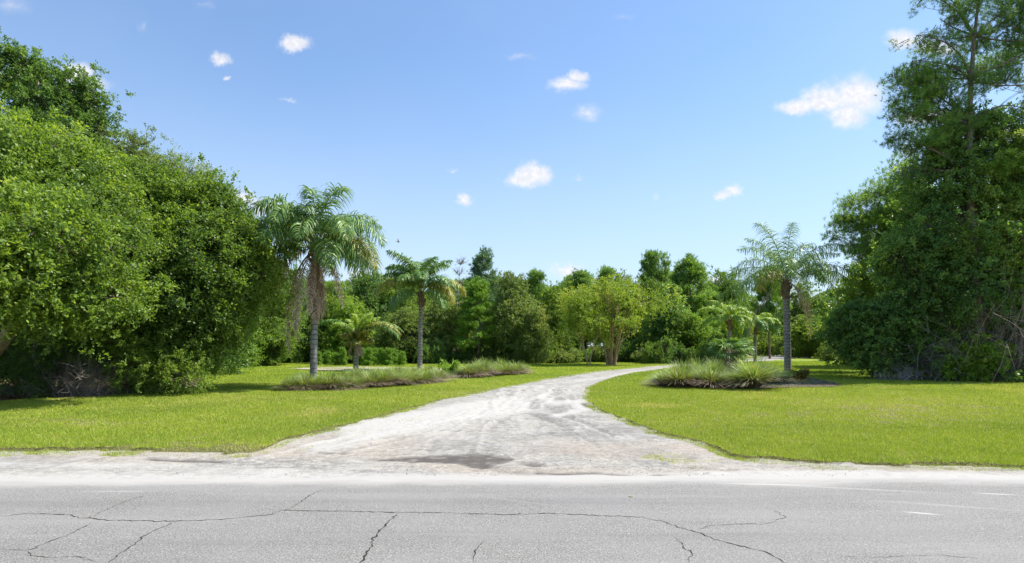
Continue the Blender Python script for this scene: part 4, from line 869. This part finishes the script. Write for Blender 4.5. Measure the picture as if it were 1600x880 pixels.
# ------------------------------------------------------------------ palms
def frond(L, e0, droop, ll, seed, n=58, start=.18, wleaf=.03, hang=1.0, stalk=.022, plume=.45, dead=False, pw=1.25):
    """leaf in the local XZ plane, growing from the origin along +X"""
    g = np.random.default_rng(seed); K = 24; ts = np.linspace(0, 1, K); ang = e0 - droop*ts**pw
    st = L/(K-1); pts = np.zeros((K, 3)); side_w = g.normal(0, .10)
    for i in range(1, K): pts[i] = pts[i-1] + st*np.array([math.cos(ang[i]), 0, math.sin(ang[i])])
    pts[:, 1] = side_w*L*ts**2
    tg = unit(np.gradient(pts, axis=0)); V1, q1, t1 = tube(pts, stalk*(1.0 - .85*ts) + .003, 5)
    t = np.repeat(np.linspace(start, .99, n), 2) + g.normal(0, .006, 2*n); t = np.clip(t, .02, .995); m = 2*n; sd = np.tile([1., -1.], n)
    P0 = np.stack([np.interp(t, ts, pts[:, k]) for k in range(3)], 1); T = unit(np.stack([np.interp(t, ts, tg[:, k]) for k in range(3)], 1))
    Y = np.tile([0., 1, 0], (m, 1)); Nn = unit(np.cross(T, Y)*-1); Nn = np.where((Nn[:, 2:3] < 0), -Nn, Nn)
    f = g.normal(0, plume, m)
    d = unit(T*g.uniform(.35, .75, m)[:, None] + Y*sd[:, None] + Nn*f[:, None]); u = (t-start)/(1-start)
    ln = ll*(np.sin(math.pi*np.clip(u*.86+.12, 0, 1))**.6)*g.uniform(.8, 1.1, m)*np.where(u > .93, .8, 1)
    rings = [P0]; cur = P0.copy(); dd = d.copy(); sgs = 4
    for s in range(sgs):
        cur = cur + dd*(ln/sgs)[:, None]; rings.append(cur.copy()); dd = unit(dd + np.array([0, 0, -1.])*hang*g.uniform(.22, .5, m)[:, None])
    W_ = wleaf*g.uniform(.8, 1.2, m); wid = [.55, 1, .9, .6, .08]; VV = []
    sv = unit(np.cross(d, unit(Nn + rdir(m, g)*.5)))
    for s in range(sgs+1):
        VV += [rings[s] + sv*(W_*wid[s]*.5)[:, None], rings[s] - sv*(W_*wid[s]*.5)[:, None]]
    Vl = np.stack(VV, 1).reshape(-1, 3); per = 2*(sgs+1); base = np.arange(m)[:, None]*per
    fl = np.concatenate([base + np.array([2*s, 2*s+1, 2*s+3, 2*s+2]) for s in range(sgs)])
    cr = np.tile(g.uniform(.1, .75, m) + .15*u, sgs)
    V = np.concatenate([V1, Vl]); q = np.concatenate([q1, fl + len(V1)])
    rr = np.concatenate([np.full(len(q1), .3), cr, np.full(len(t1), .3)]); mi = np.concatenate([np.ones(len(q1)), np.zeros(len(fl)), np.ones(len(t1))])
    return V, [q, t1], np.clip(rr, 0, 1), mi
def frond_me(name, leafm, rach, *a, **k):
    V, fl, r, mi = frond(*a, **k); return mesh_np(name, V, fl, [M[leafm], M[rach]], {'rnd': ('FACE', r)}, mat_idx=mi)
def palm_trunk(t, h, r0, r1, lean, seed, boots=True, boot_h=.9):
    g = np.random.default_rng(seed); K = int(h/.09)+4; ts = np.linspace(0, 1, K)
    pts = np.stack([lean[0]*ts**1.4, lean[1]*ts**1.4, -.1 + (h+.1)*ts], 1); ring = 1 + .035*np.sin(ts*h*2*math.pi/.22) + g.normal(0, .008, K)
    rad = (r0*(1-ts) + r1*ts)*ring*(1 + .35*np.exp(-ts*h/.25)); A = Acc(); A.add(*tube(pts, rad, 18)); ob('trunk', A.mesh('trunk', M['palmbark']), t)
    top = np.array([lean[0], lean[1], h])
    if boots:     # old leaf bases wrapped round the head
        B = Acc(); zs = np.linspace(h-boot_h, h+.25, 8); B.add(*tube(np.stack([np.full(8, lean[0]), np.full(8, lean[1]), zs], 1), r1*np.array([1.1, 1.2, 1.3, 1.4, 1.45, 1.35, 1.0, .5]), 12))
        n = 46; a = g.uniform(0, 6.28, n); z = g.uniform(h-boot_h, h+.15, n); s = top + np.stack([np.cos(a)*r1*1.0, np.sin(a)*r1*1.0, z-h-.1], 1); e = s + np.stack([np.cos(a)*.20, np.sin(a)*.20, g.uniform(.08, .34, n)], 1)
        B.add(*sticks(s, e, .045, .018, g, .05, 4)); ob('leaf_base', B.mesh('leaf_base', M['palmboot']), t)
    return top
def palm(name, label, x, y, h, FR, L, ll, r0, r1, lean, seed, sets, leafm='palm', wleaf=.03, boots=True, boot_h=.9, plume=.45):
    """sets: list of (count, e0 range deg, droop range deg, length factor, leaf material, z offset, name)"""
    g = np.random.default_rng(seed); t = thing(name, label, 'palm tree', (x, y, 0)); top = palm_trunk(t, h, r0, r1, lean, seed, boots, boot_h); cnt = 0; a0 = g.uniform(0, 6.28)
    for (n, ea, eb, da, db, lf, lm, zo, nm, az) in sets:
        ms = []
        for v in range(min(n, 5)):
            e = R(ea + (eb-ea)*(v+.5)/min(n, 5)); d = R(da + (db-da)*g.random()); dead = lm == 'palmdead'
            ms.append(frond_me(nm, lm, 'rachisdead' if dead else 'rachis', L*lf*g.uniform(.92, 1.08), e, d, ll*(.55 if dead else 1), seed*10+cnt+v, wleaf=wleaf*(.8 if dead else 1), hang=2.2 if dead else 1.7, plume=plume, n=50 if dead else 82, pw=(.38 if ea > 28 else .24 if ea > 0 else .9) if dead else 1.25))
        for k in range(n):
            o = ob(nm, ms[k % len(ms)], t)
            a = a0 + (cnt+k)*2.39996 if az is None else R(az[k % len(az)])
            o.location = tuple(top + np.array([math.cos(a)*r1*.7, math.sin(a)*r1*.7, zo + g.uniform(-.08, .08)])); o.rotation_euler = (g.normal(0, .06), 0, a); s = g.uniform(.86, 1.08) if lm != 'palmdead' else g.uniform(.62, 1.18); o.scale = (s, s, s)
        cnt += n
    return t
# tallest palm, left bed
palm('queen_palm', 'tallest palm, left of the drive, brown dead fronds hanging down its trunk', (490-800)/F*23.3, 23.3, 5.6, None, 3.3, .9, .15, .125, (.05, .1), 61,
  [(10, 62, 82, 86, 116, 1.0, 'palm', .3, 'frond', None), (13, 46, 66, 104, 134, 1.04, 'palm', .15, 'frond', None), (8, 20, 42, 92, 118, .9, 'palm', 0, 'frond', None),
   (2, 40, 50, 128, 136, .95, 'palmyellow', .0, 'frond', (-10, -22)),
   (9, -87, -78, 2, 10, .78, 'palmdead', -.2, 'dead_frond', None), (3, 30, 48, 124, 136, 1.0, 'palmdead', .0, 'dead_frond', (-8, 190, -40)), (6, 14, 26, 104, 112, 1.12, 'palmdead', -.1, 'dead_frond', (184, -75, 205, -100, -20, 170)), (7, -88, -82, 1, 5, .5, 'palmdead', -.3, 'dead_frond', None)], wleaf=.042, boot_h=.6, plume=.5)
palm('queen_palm', 'shortest palm of the left bed with yellowing fronds, between two taller palms', (556-800)/F*33.5, 33.5, 2.25, None, 2.15, .42, .15, .12, (.03, 0), 62,
  [(7, 60, 88, 50, 90, .8, 'palmlime', .1, 'frond', None), (3, 45, 60, 100, 120, 1.35, 'palm', .1, 'frond', (-8, 20, 195)), (1, 46, 50, 104, 108, 1.45, 'palmyellow', .1, 'frond', (-20,)), (14, -30, 60, 15, 40, .42, 'palmyellow', -.05, 'frond', None), (3, -75, -60, 10, 20, .42, 'palmdead', -.15, 'dead_frond', (-60, -10, 200))], wleaf=.045, boot_h=.3)
palm('queen_palm', 'slim palm at the back of the left bed, smooth grey trunk, yellow hanging frond', (656-800)/F*39, 39, 5.15, None, 3.4, .85, .16, .135, (.1, 0), 63,
  [(9, 74, 88, 66, 100, 1.0, 'palm', .4, 'frond', None), (8, 56, 72, 100, 135, .92, 'palm', .2, 'frond', None), (4, 42, 58, 118, 140, 1.05, 'palmyellow', .1, 'frond', (-6, -30, 200, 8)), (4, 15, 30, 95, 110, .8, 'palm', 0, 'frond', (200, 170, 230, -40))], wleaf=.055, boot_h=.8)
palm('queen_palm', 'lone palm of the right bed with thick grey trunk and wide arching crown', (1231-800)/F*34.5, 34.5, 5.45, None, 4.5, .85, .20, .18, (-.12, 0), 64,
  [(8, 62, 84, 70, 105, .92, 'palm', .35, 'frond', None), (9, 40, 62, 90, 122, 1.0, 'palm', .2, 'frond', None), (7, 18, 38, 72, 108, 1.0, 'palm', .05, 'frond', None), (1, 34, 36, 112, 113, .75, 'palmyellow', .1, 'frond', (215,)),
   (3, 26, 34, 112, 125, 1.0, 'palmdead', .0, 'dead_frond', (3, -12, 172)), (1, 20, 22, 100, 101, .62, 'palmdead', .0, 'dead_frond', (-20,))], wleaf=.036, boot_h=.9, plume=.8)
palm('queen_palm', 'distant pale yellow-green palm beyond the fan palm, in front of the pines', (1140-800)/F*52, 52, 3.9, None, 2.9, .6, .17, .15, (0, 0), 65,
  [(8, 50, 85, 85, 130, 1.0, 'palmlime', .2, 'frond', None), (9, 20, 50, 100, 135, 1.0, 'palmlime', .1, 'frond', None)], wleaf=.07, boot_h=.8)
palm('queen_palm', 'distant palm with drooping fronds left of the slender pine', (1180-800)/F*58, 58, 3.6, None, 2.9, .6, .17, .15, (0, 0), 66,
  [(7, 50, 85, 90, 130, 1.0, 'palmlime', .2, 'frond', None), (8, 20, 50, 105, 140, 1.0, 'palm', .1, 'frond', None)], wleaf=.07, boot_h=.8)

# fan palm with two short stems
def fan_leaf(seed, rad=.55):
    g = np.random.default_rng(seed); n = 30; A = []; a = np.linspace(-2.3, 2.3, n); stalk = .55
    V1, q1, t1 = tube([(0, 0, 0), (stalk*.5, 0, .04), (stalk, 0, .02)], [.014, .011, .008], 5)
    d0 = np.stack([np.cos(a), np.sin(a), g.normal(0, .08, n)], 1); c = np.array([stalk, 0, .02]); L = rad*(1-.12*np.abs(a)/2.3)*g.uniform(.9, 1.08, n); s = np.stack([-np.sin(a), np.cos(a), np.zeros(n)], 1); R_ = []
    for tt, w, dz in ((0, .004, 0), (.45, .042, .02), (.75, .03, -.04), (1.0, .004, -.16)):
        ctr = c + d0*(L*tt)[:, None] + np.array([0, 0, dz]); R_ += [ctr + s*w*.8, ctr - s*w*.8]
    Vl = np.stack(R_, 1).reshape(-1, 3); base = np.arange(n)[:, None]*8; fl = np.concatenate([base + np.array([2*k, 2*k+1, 2*k+3, 2*k+2]) for k in range(3)])
    V = np.concatenate([V1, Vl]); q = np.concatenate([q1, fl+len(V1)]); r = np.concatenate([np.full(len(q1), .3), g.uniform(.2, .9, len(fl)), np.full(len(t1), .3)]); mi = np.concatenate([np.ones(len(q1)), np.zeros(len(fl)), np.ones(len(t1))])
    return mesh_np('fan_leaf', V, [q, t1], [M['palm'], M['rachis']], {'rnd': ('FACE', r)}, mat_idx=mi)
fl_m = [fan_leaf(s) for s in (71, 72, 73)]
for k, (px, D, h, lb) in enumerate(((1137, 29.0, 1.45, 'short fan palm with a stubby dark trunk rising from the right grass bed'), (1147, 30.0, 1.4, 'second stubby fan palm right behind the first one in the right grass bed'))):
    g = np.random.default_rng(80+k); t = thing('fan_palm', lb, 'palm tree', ((px-800)/F*D, D, 0)); A = Acc(); A.add(*tube([(0, 0, -.05), (.02, 0, h*.5), (.03, 0, h)], [.14, .12, .13], 10))
    a = g.uniform(0, 6.28, 60); z = g.uniform(.2, h, 60); s = np.stack([np.cos(a)*.10, np.sin(a)*.10, z], 1); A.add(*sticks(s, s + np.stack([np.cos(a)*.1, np.sin(a)*.1, np.full(60, .12)], 1), .025, .012, g, .05)); ob('trunk', A.mesh('trunk', M['palmboot']), t)
    for i in range(15):
        o = ob('fan_leaf', fl_m[i % 3], t); aa = i*2.4; o.location = (.03, 0, h-.03); o.rotation_euler = (g.normal(0, .2), R(g.uniform(-55, 28)), aa)

# ------------------------------------------------------------------ ornamental grasses
def fount(seed, h=1.0, spread=.75, nb=460, leafm='fount', nd=620, wd=.011):
    g = np.random.default_rng(seed); out = []; rr = []
    for (n, hh, sp, dr, c0, c1) in ((nb, h, spread, .46, .36, 1.0), (nd, h*.78, spread*1.18, .78, .02, .28)):
        a = g.uniform(0, 6.28, n); k = g.uniform(.12, 1, n)**.7; b0 = np.stack([np.cos(a)*.10*g.random(n), np.sin(a)*.10*g.random(n), np.zeros(n)], 1); hz_ = hh*g.uniform(.7, 1.1, n)*(1.08-.38*k)
        s = np.stack([-np.sin(a), np.cos(a), np.zeros(n)], 1); tw = g.normal(0, .5, n); s = unit(s + np.stack([np.cos(a)*tw, np.sin(a)*tw, np.zeros(n)], 1)); ring = []
        for j in range(6):
            t = j/5; rad = sp*k*(t**1.35)*1.05; z = hz_*(1.25*t*(1 - dr*k*t**1.6)) ; z = np.maximum(z, .015); ctr = b0 + np.stack([np.cos(a)*rad, np.sin(a)*rad, z], 1); w = wd*(1 - .85*t)*.5; ring += [ctr + s*w, ctr - s*w]
        V = np.stack(ring, 1).reshape(-1, 3); base = np.arange(n)[:, None]*12 + sum(len(o[0]) for o in out); cc = g.random(n)
        f = np.concatenate([base + np.array([2*j, 2*j+1, 2*j+3, 2*j+2]) for j in range(5)]); r = np.concatenate([c0 + (c1-c0)*(.25*cc + .6*(j/4)) - ((.28, .26, .12, .02, 0)[j] if c0 > .3 else 0) + g.normal(0, .06, n) for j in range(5)])
        out.append((V, f)); rr.append(r)
    return mesh_np('ornamental_grass', np.concatenate([o[0] for o in out]), np.concatenate([o[1] for o in out]), M[leafm], {'rnd': ('FACE', np.clip(np.concatenate(rr), 0, 1))})
fm = [fount(s, h=.68, spread=.66, wd=.021) for s in (81, 82, 83, 84)]; sm = [fount(s, 1.0, 1.0, 620, 'spiky', 330, .028) for s in (85, 86)]
g = np.random.default_rng(15)
def gclump(me, px, py, s, label, group, sz=None):
    x, y = GW(px, py); o = ob('ornamental_grass', me); o.location = (x, y, .03); o.rotation_euler = (0, 0, g.uniform(0, 6.28)); sz = (sz or s)*g.uniform(.8, 1.18); s *= g.uniform(1.0, 1.3); o.rotation_euler = (g.normal(0, .07), g.normal(0, .07), g.uniform(0, 6.28)); o.scale = (s, s, sz); tag(o, label, 'ornamental grass', group); return o
_gc = 0
front = [(456,611.5),(475,611),(496,611),(516,610.5),(537,610),(558,608.5),(580,607),(601,605.5),(622,603.5),(644,601.5),(664,599.5),(683,597.5)]
for i, (x, y) in enumerate(front): gclump(fm[i % 4], x, y, .98 + .02*i + g.uniform(-.06, .06), 'arching green grass clump with a purplish-brown skirt in the front row of the left bed', 'grass clumps in the front row of the left bed', .82+.02*i)
back = [(478,603),(508,602),(530,600),(553,599),(575,597.5),(598,596),(620,594.5),(642,592.5),(664,591),(590,590),(560,592),(615,588.5),(640,587.5),(668,587)]
for i, (x, y) in enumerate(back): gclump(fm[(i+1) % 4], x, y, 1.12 + g.uniform(-.08, .1), 'green feathery grass clump in the back rows of the left bed', 'grass clumps in the back rows of the left bed', .85)
for i, (x, y, s) in enumerate(((732,591.5,1.15),(752,590,1.25),(772,588.5,1.1),(790,587.3,1.1),(806,586,1.1),(817,584.6,1.1),(760,586.3,1.2),(784,585,1.2))): gclump(fm[i % 4], x, y, s, 'rounded brownish grass clump at the far right end of the left bed', 'grass clumps at the far end of the left bed', s*1.05)
RB = [('short brown-skirted clump filling the gap left of the big spiky one', fm[1], 1140, 605.5, 1.0), ('leftmost low brown-skirted grass clump of the right bed', fm[0], 1038, 604.5, 1.15), ('second brown-skirted grass clump from the left in the right bed', fm[1], 1063, 607, 1.4), ('brown-skirted grass clump left of the big spiky one in the right bed', fm[2], 1108, 607.5, 1.5),
      ('big spiky grass clump with pale drooping blades in front of the fan palm', sm[0], 1178, 609.5, 1.25), ('half hidden brown-skirted clump between the second and third front clumps of the right bed', fm[3], 1086, 604, 1.1), ('spiky upright grass clump behind the big spiky one on its right side', sm[1], 1200, 600, .85), ('grass clump just left of the fan palm trunk', sm[1], 1118, 597, .9),
      ('green grass clump at the back left of the right bed', fm[0], 1065, 596, 1.6), ('green grass clump at the back of the right bed behind the fan palm', fm[1], 1125, 590, 1.6), ('tall green grass clump at the back middle of the right bed', sm[0], 1092, 593, .95), ('green grass clump half hidden behind the big spiky clump', sm[0], 1158, 599, .85)]
for lb, me, px, py, s in RB: gclump(me, px, py, s, lb, 'grass clumps of the right bed')
# bright fern-like plant in the left bed
def leafy(name, label, cat, px, py, r, h, n, leafm, seed, L=.14, Wd=.05, st='rachis'):
    g = np.random.default_rng(seed); x, y = GW(px, py); t = thing(name, label, cat, (x, y, .03)); k = 16; a = g.uniform(0, 6.28, k); e = np.stack([np.cos(a)*r*g.uniform(.3, 1, k), np.sin(a)*r*.6*g.uniform(.3, 1, k), h*g.uniform(.55, 1, k)], 1); A = Acc(); A.add(*sticks(np.zeros((k, 3)), e, .010, .004, g, .12)); ob('stem', A.mesh('stem', M[st]), t)
    i = g.integers(0, k, n); u = g.uniform(.25, 1.02, (n, 1)); p = e[i]*u; d = unit(rdir(n, g) + np.array([0, 0, .2])); nr = unit(np.array([0, 0, 1.]) + rdir(n, g)*.6); V, Fc = leaves(p, d, nr, L*g.uniform(.6, 1.3, n), Wd*g.uniform(.7, 1.3, n)); ob('foliage', mesh_np('foliage', V, Fc, M[leafm], {'rnd': ('FACE', g.random(n))}), t)
leafy('fern', 'bright yellow-green ferny plant between the grasses in the left bed', 'plant', 702, 590, 1.1, .95, 900, 'fern', 91, .22, .05)
leafy('fern', 'second bright ferny plant low beside the first near the middle of the left bed', 'plant', 722, 590.5, .8, .55, 500, 'fern', 92, .2, .05)
leafy('fern', 'small bright green plant around the foot of the tallest palm', 'plant', 500, 605, .6, .55, 420, 'fern', 93, .16, .04)
leafy('croton', 'small croton with green, orange and red leaves right of the lone right palm trunk', 'plant', 1250, 597, .62, .62, 620, 'croton', 94, .17, .07)
leafy('fern', 'low green plant at the foot of the lone right palm', 'plant', 1228, 598, .5, .5, 380, 'fern', 95, .18, .05)

# ------------------------------------------------------------------ small things
def bird(px, py, D):
    A = Acc(); A.add(*tube([(-.16, 0, 0), (-.06, 0, .0), (.03, 0, .01), (.12, 0, .03), (.16, 0, .035)], [.008, .035, .045, .03, .008], 8))
    for s in (1, -1):
        V = np.array([(-.05, 0, .02), (.06, 0, .02), (.03, s*.16, .13), (-.06, s*.14, .12), (-.05, s*.30, .10), (-.10, s*.28, .095), (-.05, 0, .012), (.06, 0, .012), (.03, s*.16, .124), (-.06, s*.14, .114)]); A.add(V, [[0, 1, 2, 3], [3, 2, 4, 5], [6, 7, 8, 9]])
    A.add(np.array([(-.12, -.01, 0), (-.12, .01, 0), (-.26, .045, 0), (-.26, -.045, 0)]), [[0, 1, 2, 3]])
    o = ob('bird', A.mesh('bird', M['bird'])); o.location = tuple(PW(px, py, D)); o.rotation_euler = (R(50), R(10), R(35)); tag(o, 'tiny dark bird flying in the sky between the two left palms', 'bird')
bird(622, 378, 50)
def fallen(px, py, m, label, sz=.06, rz=0):
    x, y = GW(px, py); V, Fc = leaves(np.array([[0, 0, .008], [.01, .0, .012]]), np.array([[1., 0, .08], [.5, .85, .1]]), np.array([[0, .15, 1.], [.1, 0, 1.]]), np.array([sz, sz*.7]), np.array([sz*.5, sz*.4]))
    o = ob('fallen_leaf', mesh_np('fallen_leaf', V, Fc, M[m], {'rnd': ('FACE', [.6, .8])})); o.location = (x, y, .002); o.rotation_euler = (0, 0, rz); tag(o, label, 'leaf')
fallen(983, 777, 'palmyellow', 'pale yellow fallen leaf lying on the asphalt', .06, .3)
fallen(759, 691, 'litter', 'small reddish fallen leaf lying on the driveway', .07, 1.2)
fallen(141, 810, 'litter', 'brown fallen leaf caught in the road crack on the left', .05, 2.2)
